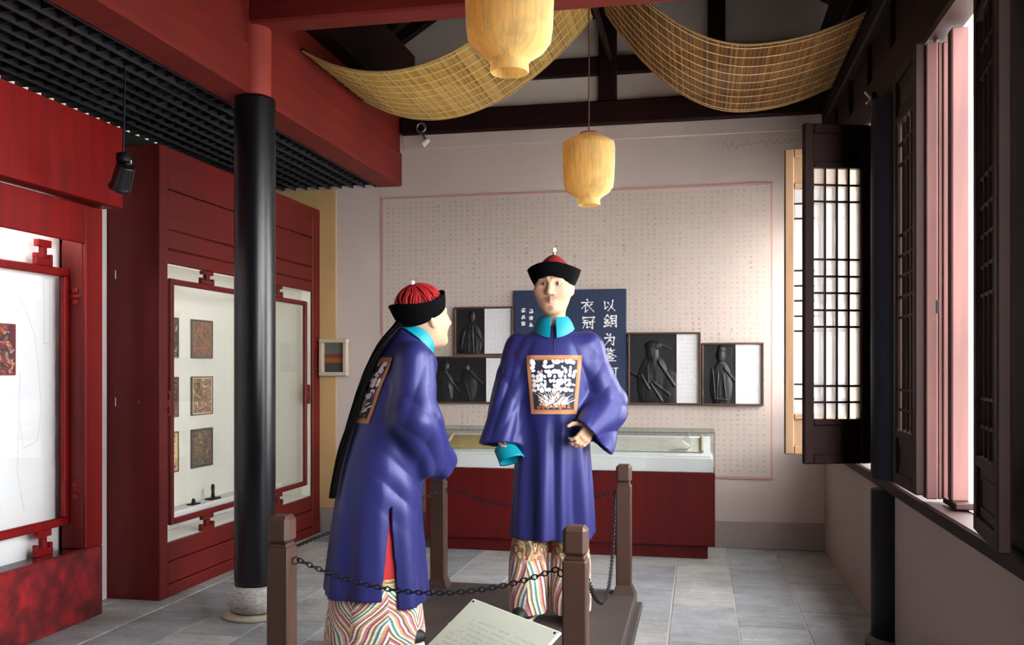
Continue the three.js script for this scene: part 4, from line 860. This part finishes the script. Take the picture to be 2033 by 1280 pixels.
// hat: black upturned brim, red crown with tassel strands, gilt socket and crystal bead
function hat(parent, M4, tassels, sd) {
  const h = new THREE.Group(); h.name = 'hat'; h.applyMatrix4(M4); parent.add(h);
  const ring = (f) => { const P = [], n = 64, I = [], R = f.length; for (let i = 0; i < n; i++) { const a = i / n * 6.28319; for (const q of f) P.push(...q(a)); } for (let i = 0; i < n; i++) for (let j = 0; j < R - 1; j++) { const a = i * R + j, b = ((i + 1) % n) * R + j; I.push(a, b, a + 1, b, b + 1, a + 1); } const g = new THREE.BufferGeometry(); g.setAttribute('position', new THREE.Float32BufferAttribute(P, 3)); g.setIndex(I); g.computeVertexNormals(); return g; };
  const s2 = (a) => Math.sin(a) ** 2, pt = (rx, rz, y, dr, oz = 0, bk = 0) => (a) => [rx * Math.sin(a), y - dr * s2(a) - bk * Math.max(0, -Math.cos(a)), rz * Math.cos(a) + oz];
  mesh('brim', ring([pt(.088, .098, .055, .045, -.012), pt(.094, .113, .040, .04, -.010, .045), pt(.098, .117, .042, .04, -.010, .045), pt(.118, .127, .075, .036, -.012, .02), pt(.132, .133, .104, .031, -.014), pt(.129, .130, .108, .031, -.014), pt(.110, .112, .085, .03, -.012), pt(.098, .104, .07, .03, -.012)]), felt, h);
  const DR = tassels ? 1 : .8, dome = (k) => (a) => [DR * .100 * Math.cos(k) * Math.sin(a), .078 + (tassels ? .082 : .074) * Math.sin(k) - .02 * s2(a) * Math.cos(k), .104 * DR * Math.cos(k) * Math.cos(a) - .012];
  mesh('crown', ring([0, .2, .4, .6, .8, 1, 1.2, 1.35, 1.5, 1.5707].map(dome)), tassels ? S({ color: 0x7c0c12, roughness: .8 }) : redFelt, h);
  if (tassels) {
    seed = sd; const L = [];
    for (let i = 0; i < 90; i++) {
      const a = rr(0, 6.283), e = rr(-.05, .25), P = []; for (let j = 0; j <= 5; j++) { const k = mix(1.5, e, j / 5), q = dome(k)(a + .25 * Math.sin(j + i) * j / 8); P.push([q[0] * 1.03, q[1] + .004 + (j === 5 ? -.004 : .002), (q[2] + .012) * 1.03 - .012]); }
      L.push(tube(P, rr(.003, .0055), 8, 5));
    }
    tag(mesh('tassel', merge(L), S({ color: 0xa81016, roughness: .7 }), h), 'red silk tassel strands', null, null, 'stuff');
  }
  mesh('finial_socket', lathe([[0, .148], [.010, .150], [.006, .155], [.008, .159], [.005, .164], [0, .165]], 20).translate(0, 0, -.012), S({ color: 0xc9a04a, roughness: .3, metalness: .9 }), h);
  const cr = new THREE.IcosahedronGeometry(.0125, 1).scale(1, 1.1, 1).translate(0, .174, -.012); mesh('crystal_bead', cr, PM({ color: 0xf2f4f8, roughness: .1, transmission: .3, thickness: 0, flatShading: true }), h);
  return h;
}
// turned-down collar: strip round the neck, two points in front
function collar(parent, M4) {
  const n = 56, a0 = .16, prof2 = [], P = [], I = [];
  const rows = 4;
  for (let i = 0; i <= n; i++) {
    const u = i / n, a = mix(a0, 6.28319 - a0, u), f = Math.pow(Math.max(0, Math.cos(a)), 2), q = [];
    for (let j = 0; j < rows; j++) { const t = j / (rows - 1), r = mix(.066, .102 + .006 * f, t), y = mix(.004, -.058 - .034 * f, t) + .010 * Math.sin(t * 3.1416); q.push([r * Math.sin(a) * 1.0, y, r * Math.cos(a) * .98 + (f * t * .018)]); }
    for (let j = rows - 1; j >= 0; j--) { const [x, y, z] = q[j]; q.push([x * .94, y - .003, z * .94]); }
    for (const v of q) P.push(...v);
  }
  const R = rows * 2;
  for (let i = 0; i < n; i++) for (let j = 0; j < R; j++) { const a = i * R + j, b = a + R, a2 = i * R + (j + 1) % R, b2 = a2 + R; I.push(a, a2, b, b, a2, b2); }
  for (const e of [0, n]) for (let j = 0; j < rows - 1; j++) { const a = e * R + j, b = e * R + j + 1, c = e * R + R - 1 - j, d = e * R + R - 2 - j; I.push(a, b, c, b, d, c); }
  let g = new THREE.BufferGeometry(); g.setAttribute('position', new THREE.Float32BufferAttribute(P, 3)); g.setIndex(I); g = toCreasedNormals(g, .9); g.applyMatrix4(M4);
  return mesh('collar', g, teal, parent);
}
// embroidered square laid onto the robe: grid points are moved along dir until they meet the cloth
function patch(parent, f, x0, x1, y0, y1, zs, dir, mat, bend = () => 0) {
  const N = 26, P = [], uv = [], I = [];
  for (let j = 0; j <= N; j++) for (let i = 0; i <= N; i++) {
    const v = j / N, u = i / N, y = mix(y0, y1, v), tw = mix(.84, 1.04, v), x = mix((x0 + x1) / 2 + (x0 - x1) / 2 * tw, (x0 + x1) / 2 + (x1 - x0) / 2 * tw, u); let z = zs;
    for (let k = 0; k < 60; k++) { const d = f(x, y, z) - .0045; if (d < .0004) break; z += dir * Math.max(.0006, d * .6); }
    P.push(x, y, z); uv.push(dir < 0 ? u : 1 - u, v);
  }
  for (let j = 0; j < N; j++) for (let i = 0; i < N; i++) { const a = j * (N + 1) + i, b = a + 1, c = a + N + 1, d = c + 1; dir < 0 ? I.push(a, b, c, b, d, c) : I.push(a, c, b, b, c, d); }
  const g = new THREE.BufferGeometry(); g.setAttribute('position', new THREE.Float32BufferAttribute(P, 3)); g.setAttribute('uv', new THREE.Float32BufferAttribute(uv, 2)); g.setIndex(I); g.computeVertexNormals();
  return mesh('rank_badge', g, mat, parent);
}
// embroidery of the square: ochre border, dark ground, white and coloured blossoms, a pale spray below
const badgeTex = (sd) => canvasTex(384, 400, (c, w, h) => {
  seed = sd; c.fillStyle = '#9a6440'; c.fillRect(0, 0, w, h);
  for (let i = 0; i < 700; i++) { c.fillStyle = rnd() < .5 ? 'rgba(205,150,95,.5)' : 'rgba(120,70,40,.4)'; c.fillRect(rnd() * w, rnd() * h, 6, 2); }
  c.fillStyle = '#15182e'; c.fillRect(30, 34, w - 60, h - 66);
  const blob = (x, y, r, col) => { c.fillStyle = col; c.beginPath(); c.ellipse(x, y, r * rr(.8, 1.3), r * rr(.6, 1), rr(0, 3), 0, 6.3); c.fill(); };
  const A = ['#e9eaf2', '#f4f2f0', '#d4d6ea', '#e8e0d8', '#c89a98', '#8a2238', '#d8c07a'];
  for (let r = 0; r < 7; r++) for (let i = 0; i < 11; i++) if (rnd() < .86) blob(46 + i * 29 + rr(-8, 8), 48 + r * 31 + rr(-7, 7), rr(10, 20), A[Math.floor(rnd() * (rnd() < .75 ? 4 : 7))]);
  c.lineCap = 'round';
  for (let i = 0; i < 190; i++) { const a = rr(-2.8, -.3), l = rr(40, 150); c.strokeStyle = ['#f2f0ea', '#e6dcc0', '#cfd6e6', '#2a2430', '#a8783a', '#f4f4f4'][Math.floor(rnd() * 6)]; c.lineWidth = rr(2, 7); c.beginPath(); c.moveTo(w / 2 + rr(-70, 70), h - 50); c.lineTo(w / 2 + rr(-70, 70) + Math.cos(a) * l, h - 50 + Math.sin(a) * l * .8); c.stroke(); }
  for (let i = 0; i < 30; i++) blob(rr(60, w - 60), h - rr(40, 60), rr(6, 12), rnd() < .5 ? '#b0723f' : '#8a4a24');
  c.strokeStyle = '#b0784e'; c.lineWidth = 26; c.strokeRect(9, 9, w - 18, h - 18);
});
// trousers: wavy striped embroidery, cloud blossoms above
const stripeTex = (sd, slope, chev, top = .62) => {
  const pal = ['#ece6da', '#c0707c', '#8a3448', '#e2d4ae', '#7a663c', '#ead8d4', '#2f8a80', '#eee8de', '#dca868', '#b0506a', '#f0ebe4', '#6a5048', '#c88c4c'].map((s) => hex(parseInt(s.slice(1), 16)));
  const flor = ['#b8483a', '#c9a068', '#7a8a5a', '#e0d0a8', '#8a4a34', '#5a6a4a'].map((s) => hex(parseInt(s.slice(1), 16)));
  return ctex(1536, 384, (u, v) => {
    const q = ((u * chev) % 1), side = q < .5 ? 1 : -1, w1 = fbm(u, v, 10, 6, sd + 9, 2) - .5, wv = .010 * Math.sin(v * 11 + Math.floor(u * chev * 2) * 2) + .012 * w1;
    const s = (u + wv) * slope + side * (v + .25 * v * v) * slope * .17 + (side > 0 ? 0 : .37 * slope), k = Math.floor(s), fr = s - k;
    let c = pal[((k % pal.length) + pal.length) % pal.length]; if (fr > .9) c = hex(0x4a3634); else if (fr < .12) c = hex(0xe9e0d0);
    const fl = sstep(top, top + .12, v + .14 * (fbm(u, v, 8, 6, sd, 3) - .5)), n = fbm(u, v, 16, 9, sd + 3, 3), q2 = flor[Math.floor(n * 19) % 6];
    return c.map((x, i) => mix(x, q2[i], fl) * (.9 + .2 * fbm(u, v, 60, 60, sd + 5, 2)));
  });
};
function loft(rows, seg = 72, ripple = 0, rk = 9) {   // rows [y, cx, cz, rx, rz]
  const P = [], uv = [], I = [];
  rows.forEach(([y, cx, cz, rx, rz], j) => { for (let i = 0; i <= seg; i++) { const a = i / seg * 6.28319, q = 1 + ripple * (j / rows.length) * Math.sin(a * rk + j * .15); P.push(cx + rx * q * Math.sin(a), y, cz + rz * q * Math.cos(a)); uv.push(i / seg, (y - rows[rows.length - 1][0]) / (rows[0][0] - rows[rows.length - 1][0])); } });
  for (let j = 0; j + 1 < rows.length; j++) for (let i = 0; i < seg; i++) { const a = j * (seg + 1) + i, b = a + 1, c = a + seg + 1, d = c + 1; I.push(a, c, b, b, c, d); }
  const g = new THREE.BufferGeometry(); g.setAttribute('position', new THREE.Float32BufferAttribute(P, 3)); g.setAttribute('uv', new THREE.Float32BufferAttribute(uv, 2)); g.setIndex(I); g.computeVertexNormals(); return g;
}
const shoeGeo = nets((x, y, z) => { let d = smin(ell(x, y, z, [0, .045, .075], [.044, .042, .085]), cap(x, y, z, [0, .06, -.04], [0, .14, -.05], .042, .046), .05); d = smin(d, ell(x, y, z, [0, .035, .0], [.042, .04, .12]), .03); return smax(d, .022 - y, .006); }, [-.07, .0, -.13], [.07, .22, .18], .007);
const soleGeo = nets((x, y, z) => smax(Math.hypot(Math.max(0, Math.abs(x) - .012), Math.max(0, Math.abs(z - .02) - .10)) - .034, Math.abs(y - .0115) - .0105, .004), [-.07, -.01, -.15], [.07, .04, .19], .006);
function shoes(t, list) { for (const [x, z, a] of list) { const g = new THREE.Group(); g.name = 'shoe'; g.position.set(x, .001, z); g.rotation.y = a; t.add(g); mesh('upper', shoeGeo, S({ color: 0x0c0c0f, roughness: .6 }), g); mesh('sole', soleGeo, S({ color: 0xd8d8d0, roughness: .8 }), g); } }
const MAT = (px, py, pz, rx, ry = 0, rz = 0) => new THREE.Matrix4().compose(new THREE.Vector3(px, py, pz), new THREE.Quaternion().setFromEuler(new THREE.Euler(rx, ry, rz)), new THREE.Vector3(1, 1, 1));

// ---- the upright figure
{
  const T = thing('mannequin', 'upright wax figure in blue satin robe with a badge on its chest', 'mannequin', [-.70, .1, -4.45], .10);
  const HEM = .40, pf = profile([[.30, .205, .165], [.45, .200, .16], [.70, .188, .15], [.95, .182, .142], [1.12, .188, .14], [1.25, .203, .134], [1.33, .198, .118], [1.37, .165, .102], [1.395, .115, .088], [1.415, .082, .074], [1.44, .064, .062], [1.5, .05, .05]]);
  const Rs = [-.165, 1.325, -.005], Re = [-.255, .85, .045], Rd = V3([-.10, -.97, .2]).normalize();
  const Ls = [.165, 1.325, -.005], Lb = [.262, 1.04, -.005], Lw = [.165, .91, .185], Lt = [.235, .845, .10], Ln = V3([-.55, -.60, .15]).normalize(), Lp = [.20, .90, .15];
  const robe = (x, y, z) => {
    const [, w, d] = pf(y), a = Math.atan2(x / w, z / d), am = .022 * sstep(1.1, .5, y);
    let f = (Math.hypot(x / w, z / d) - 1) * Math.min(w, d) * .95;
    f -= am * (Math.cos(6 * a + .4) + .55 * Math.cos(11 * a + 1.9 + y * 1.5)) * .62;
    f += .016 * gau((x - .012) / .024) * sstep(1.05, .9, y) * (z > 0 ? 1 : 0);
    f += .010 * cr(Math.abs(x) * 38 + y * 16) * gau((Math.abs(x) - .14) / .06) * gau((y - 1.26) / .14);
    f = smax(f, y - 1.435, .02);
    // right sleeve: a wide bell hanging straight down
    const wr = .009 * cr(24 * (.55 * y + 1.0 * x) + 1.1 * Math.sin(9 * y + 9 * z) + 6 * z) * sstep(1.36, 1.2, y) * (.6 + .4 * Math.sin(11 * y + 5 * z)) + .005 * cr(34 * (.7 * y - x) + 9 * z);
    const ph = Math.atan2(z - .01, x + .165 + (1.325 - y) * .19);
    let s = .011 * sstep(1.38, 1.15, y) * cr(3.5 * ph + 3 * y) + cap(x, y, z * 1.05, Rs, [Re[0] + Rd.x * .1, Re[1] + Rd.y * .1, Re[2] + Rd.z * .1], .072, .112) + wr;
    const rp = (x - Re[0]) * Rd.x + (y - Re[1]) * Rd.y + (z - Re[2]) * Rd.z;
    const inn = Math.max(s + .02, -(rp + .12)); s = Math.max(Math.max(s, rp + .08 * (x - Re[0])), -inn);
    f = smin(f, s, .035);
    // left sleeve: bent forearm with a drooping open cuff
    let u = smin(cap(x, y, z, Ls, Lb, .078, .088), cap(x, y, z, Lb, [Lw[0] - .03, Lw[1] - .02, Lw[2] + .06], .086, .066), .05);
    u = smin(u, cap(x, y, z, Lb, [Lt[0] - .01, Lt[1] - .06, Lt[2]], .075, .055), .06) + wr * .6 + .010 * cr(28 * (x * .75 + y * .75) + 1.2 * Math.sin(14 * x) + 6 * z);
    const lp = (x - Lp[0]) * Ln.x + (y - Lp[1]) * Ln.y + (z - Lp[2]) * Ln.z, lin = Math.max(u + .02, -(lp + .10));
    u = Math.max(Math.max(u, lp), -lin);
    f = smin(f, u, .028);
    f = Math.max(f, HEM + .004 * Math.cos(a * 6) - y);
    const hol = Math.max(f + .022, y - HEM - .08); return Math.max(f, -Math.max(hol, Math.hypot(x / w, z / d) - .93 > 0 ? 1 : hol));
  };
  mesh('robe', nets(robe, [-.45, .36, -.24], [.42, 1.49, .30], .0085), satin, T);
  const btex = badgeTex(501);
  patch(T, robe, -.118, .140, 1.005, 1.285, .28, -1, S({ map: btex, roughness: .7, side: THREE.DoubleSide }));
  const seam = []; for (let k = 0; k <= 8; k++) { const y = mix(1.30, 1.41, k / 8); let z = .25; for (let q = 0; q < 50; q++) { const d = robe(.012, y, z) - .001; if (d < .0004) break; z -= Math.max(.0005, d * .6); } seam.push([.012, y, z]); }
  mesh('front_seam', tube(seam, .0022, 20, 6), S({ color: 0x14143a, roughness: .6 }), T);
  const L = handCaps([.190, .962, .165], [-.40, -.72, .42], [-.8, -.3, -.35], 1, .62, [-.9, .12, .25]);
  const L2 = handCaps([-.245, .955, .03], [-.05, -.95, .3], [.8, 0, .3], -1, .5, [.3, -.7, .6]);
  const core = [[[0, .85, 0], [0, 1.25, -.01], .09, .10], [[0, 1.25, -.01], [0, 1.47, -.005], .085, .05], [[-.13, 1.30, -.01], [.13, 1.30, -.01], .05, .05], [[-.16, 1.29, -.005], [-.23, 1.06, .01], .042, .036], [[-.23, 1.06, .01], [-.245, .955, .03], .034, .024], [[.16, 1.29, -.005], [.245, 1.05, -.005], .042, .036], [[.245, 1.05, -.005], [.190, .962, .165], .034, .024], [[-.08, .85, 0], [-.09, .12, -.02], .07, .04], [[.07, .85, 0], [.075, .12, -.02], .07, .04]];
  mesh('body', bodyGeo(core, [L, L2], MAT(.004, 1.617, .02, .02, -.12), [0, -.19, -.03]), skin, T);
  hat(T, MAT(.004, 1.625, .02, .03, -.12), false, 1);
  collar(T, MAT(.004, 1.472, .005, .10, .02));
  // teal horse-hoof cuff below the right sleeve
  const cP = [], cU = 26, cV = 8, cI = []; const cd = V3([.5, -.72, .48]).normalize(), cu = V3([.75, .62, .0]).normalize(), cw = new THREE.Vector3().crossVectors(cd, cu).normalize();
  for (let layer = 0; layer < 2; layer++) for (let j = 0; j <= cV; j++) for (let i = 0; i <= cU; i++) {
    const a = mix(-3.0, 2.6, i / cU), t = j / cV, r = mix(.050, .058, t) - layer * .005, p = new THREE.Vector3(-.238, .845, .065).addScaledVector(cd, .09 * t + .02 * t * Math.cos(a)).addScaledVector(cu, r * Math.cos(a) * 1.1).addScaledVector(cw, r * Math.sin(a) * .8); cP.push(p.x, p.y, p.z);
  }
  const CN = (cU + 1) * (cV + 1); for (let l = 0; l < 2; l++) for (let j = 0; j < cV; j++) for (let i = 0; i < cU; i++) { const a = l * CN + j * (cU + 1) + i, b = a + 1, c = a + cU + 1, d = c + 1; cI.push(a, c, b, b, c, d); }
  for (let i = 0; i < cU; i++) { const a = cV * (cU + 1) + i; cI.push(a, a + CN, a + 1, a + 1, a + CN, a + CN + 1); }
  const cg = new THREE.BufferGeometry(); cg.setAttribute('position', new THREE.Float32BufferAttribute(cP, 3)); cg.setIndex(cI); cg.computeVertexNormals(); mesh('cuff', cg, teal, T);
  const tr = S({ map: stripeTex(61, 54, 2, .52), roughness: .65, side: THREE.DoubleSide });
  for (const [cx, k] of [[-.118, 0], [.088, 1]]) {
    const g = loft([[.50, cx * .6, -.01, .060, .080], [.43, cx * .8, -.005, .072, .092], [.39, cx * .95, .005, .088, .112], [.28, cx, .012, .097, .122], [.16, cx, .016, .099, .124], [.07, cx * 1.02, .02, .097, .122], [.045, cx * 1.02, .02, .094, .118]], 72, .05, 7); 
    mesh('trouser_leg', g, tr, T);
  }
  shoes(T, [[-.13, .02, -.18], [.10, .03, .15]]);
}
// ---- the bowing figure
{
  const T = thing('mannequin', 'bowing wax figure in blue satin robe with red lining showing at the hip slit', 'mannequin', [-1.385, .1, -3.90], Math.PI / 2 + .64);
  const pf = profile([[.10, .215, .232, -.03], [.22, .212, .230, -.03], [.40, .205, .212, -.028], [.62, .196, .192, -.02], [.84, .192, .182, .01], [1.0, .192, .168, .045], [1.15, .200, .150, .080], [1.25, .198, .136, .106], [1.31, .165, .112, .120], [1.355, .105, .086, .125], [1.39, .075, .065, .125], [1.46, .06, .05, .12]]);
  const hem = (z) => mix(.235, .19, sstep(-.03, .03, z));
  const slitW = (y) => .036 * sstep(.64, .15, y) + .004;
  const arm = (x, y, z, sx) => {
    const Sx = [sx * .175, 1.255, .09], El = [sx * .205, 1.0, .085], Wr = [sx * .055, .80, .25];
    let s = smin(cap(x, y, z, Sx, El, .088, .098), cap(x, y, z, El, Wr, .096, .078), .05);
    s = smin(s, cap(x, y, z, El, [sx * .12, .83, .155], .085, .085), .05);
    s += .011 * cr(26 * (.9 * y + .75 * z) + 1.3 * Math.sin(9 * x + 9 * z)) * sstep(1.22, 1.02, y) * (.6 + .4 * Math.sin(14 * z + 6 * y)) + .007 * cr(24 * (y * .35 - z) + 6 * x);
    const e = (x - Wr[0]) * -sx * .35 + (y - Wr[1]) * -.55 + (z - Wr[2]) * .75 - .045; const inn = Math.max(s + .02, -(e + .08)); return Math.max(Math.max(s, e), -inn);
  };
  const robe = (x, y, z) => {
    const [, w, d, c] = pf(y), zz = z - c, a = Math.atan2(x / w, zz / d), am = .016 * sstep(.95, .3, y);
    let f = (Math.hypot(x / w, zz / d) - 1) * Math.min(w, d) * .95;
    f -= am * (Math.cos(7 * a + 1.1) + .5 * Math.cos(12 * a + .6 + y * 2)) * .6;
    f += .010 * cr(24 * (y + .9 * z) + 5 * x) * gau((y - .72) / .13) * sstep(-.12, .02, z) + .005 * cr(20 * (.3 * y + z) + 9 * x) * sstep(1.0, 1.15, y);
    f = smax(f, (y - 1.325) * .72 + (z - .165) * .69, .02);
    f = smin(f, Math.min(arm(x, y, z, -1), arm(x, y, z, 1)), .03);
    const inner = f + .015;
    f = Math.max(f, hem(zz) - y);
    if (y < .7) { f = Math.max(f, -Math.max(inner, y - .60)); const sl = Math.abs(z + .02 + (.62 - y) * .02) - slitW(y); f = Math.max(f, -Math.max(sl, Math.max(x + .05, y - .63))); }
    return f;
  };
  mesh('robe', nets(robe, [-.36, .13, -.32], [.36, 1.45, .40], .0088), satin, T);
  // red lining and the split skirt seen through the slit
  mesh('lining', loft([[.66, 0, -.01, .162, .155], [.5, 0, -.018, .172, .172], [.4, 0, -.02, .176, .18], [.3, 0, -.022, .178, .185]], 72, .03, 9), redSilk, T);
  mesh('trousers', loft([[.32, 0, -.03, .180, .190], [.24, 0, -.03, .186, .200], [.14, 0, -.03, .194, .212], [.06, 0, -.03, .198, .222], [.03, 0, -.03, .196, .22]], 96, .035, 11), S({ map: stripeTex(64, 118, 4, .82), roughness: .65, side: THREE.DoubleSide }), T);
  patch(T, robe, -.14, .11, .985, 1.27, -.34, 1, S({ map: badgeTex(777), roughness: .75, side: THREE.DoubleSide }));
  const hd = MAT(0, 1.445, .205, -.13, .17);
  const H1 = handCaps([-.075, .84, .19], [.6, -.35, .6], [.5, -.3, -.7], 1, .6, [.2, .5, .6]), H2b = handCaps([.075, .84, .19], [-.6, -.35, .6], [-.5, -.3, -.7], -1, .6, [-.2, .5, .6]);
  const core = [[[0, .8, 0], [0, 1.18, .085], .10, .10], [[0, 1.18, .085], [0, 1.36, .175], .08, .05], [[0, 1.36, .175], [0, 1.42, .20], .05, .05], [[-.13, 1.2, .10], [.13, 1.2, .10], .05, .05], ...[-1, 1].flatMap((s) => [[[s * .15, 1.2, .1], [s * .19, .99, .09], .042, .036], [[s * .19, .99, .09], [s * .075, .84, .19], .034, .022], [[s * .08, .8, -.01], [s * .08, .12, -.03], .07, .04]])];
  mesh('body', bodyGeo(core, [H1, H2b], hd, [0, -.115, -.085]), skin, T);
  hat(T, MAT(0, 1.445, .205, -.30, .12), true, 7);
  collar(T, MAT(0, 1.385, .192, .74, .0));
  // long black queue down the back
  const q = [[-.01, 1.47, .115], [-.012, 1.43, .085]]; for (let k = 0; k <= 24; k++) { const t = k / 24, y = mix(1.33, .66, t); let z = -.36; for (let i = 0; i < 70; i++) { const d = robe(-.02, y, z) - .022; if (d < .0005) break; z += Math.max(.0006, d * .6); } q.push([-.02 - .012 * Math.sin(t * 4), y, Math.min(z, .03)]); }
  const cv = new THREE.CatmullRomCurve3(q.map((p) => new THREE.Vector3(...p))), br = []; seed = 3;
  for (let s = 0; s < 16; s++) { const pts = [], ph = rr(0, 6.28), r0 = Math.sqrt(rnd()); for (let k = 0; k <= 40; k++) { const u = k / 40, p = cv.getPointAt(u), a = ph + u * 5, r = r0 * mix(.024, .013, u); pts.push([p.x + r * Math.cos(a), p.y, p.z + r * .8 * Math.sin(a)]); } br.push(tube(pts, .0062, 90, 6)); }
  mesh('queue', merge(br), PM({ color: 0x040405, roughness: .7, specularIntensity: .25 }), T);
  shoes(T, [[-.11, .0, -.1], [.11, .03, .1]]);
}
scene.traverse((o) => { if (o.isMesh) { o.castShadow = o.receiveShadow = true; } });
renderer.render(scene, camera);
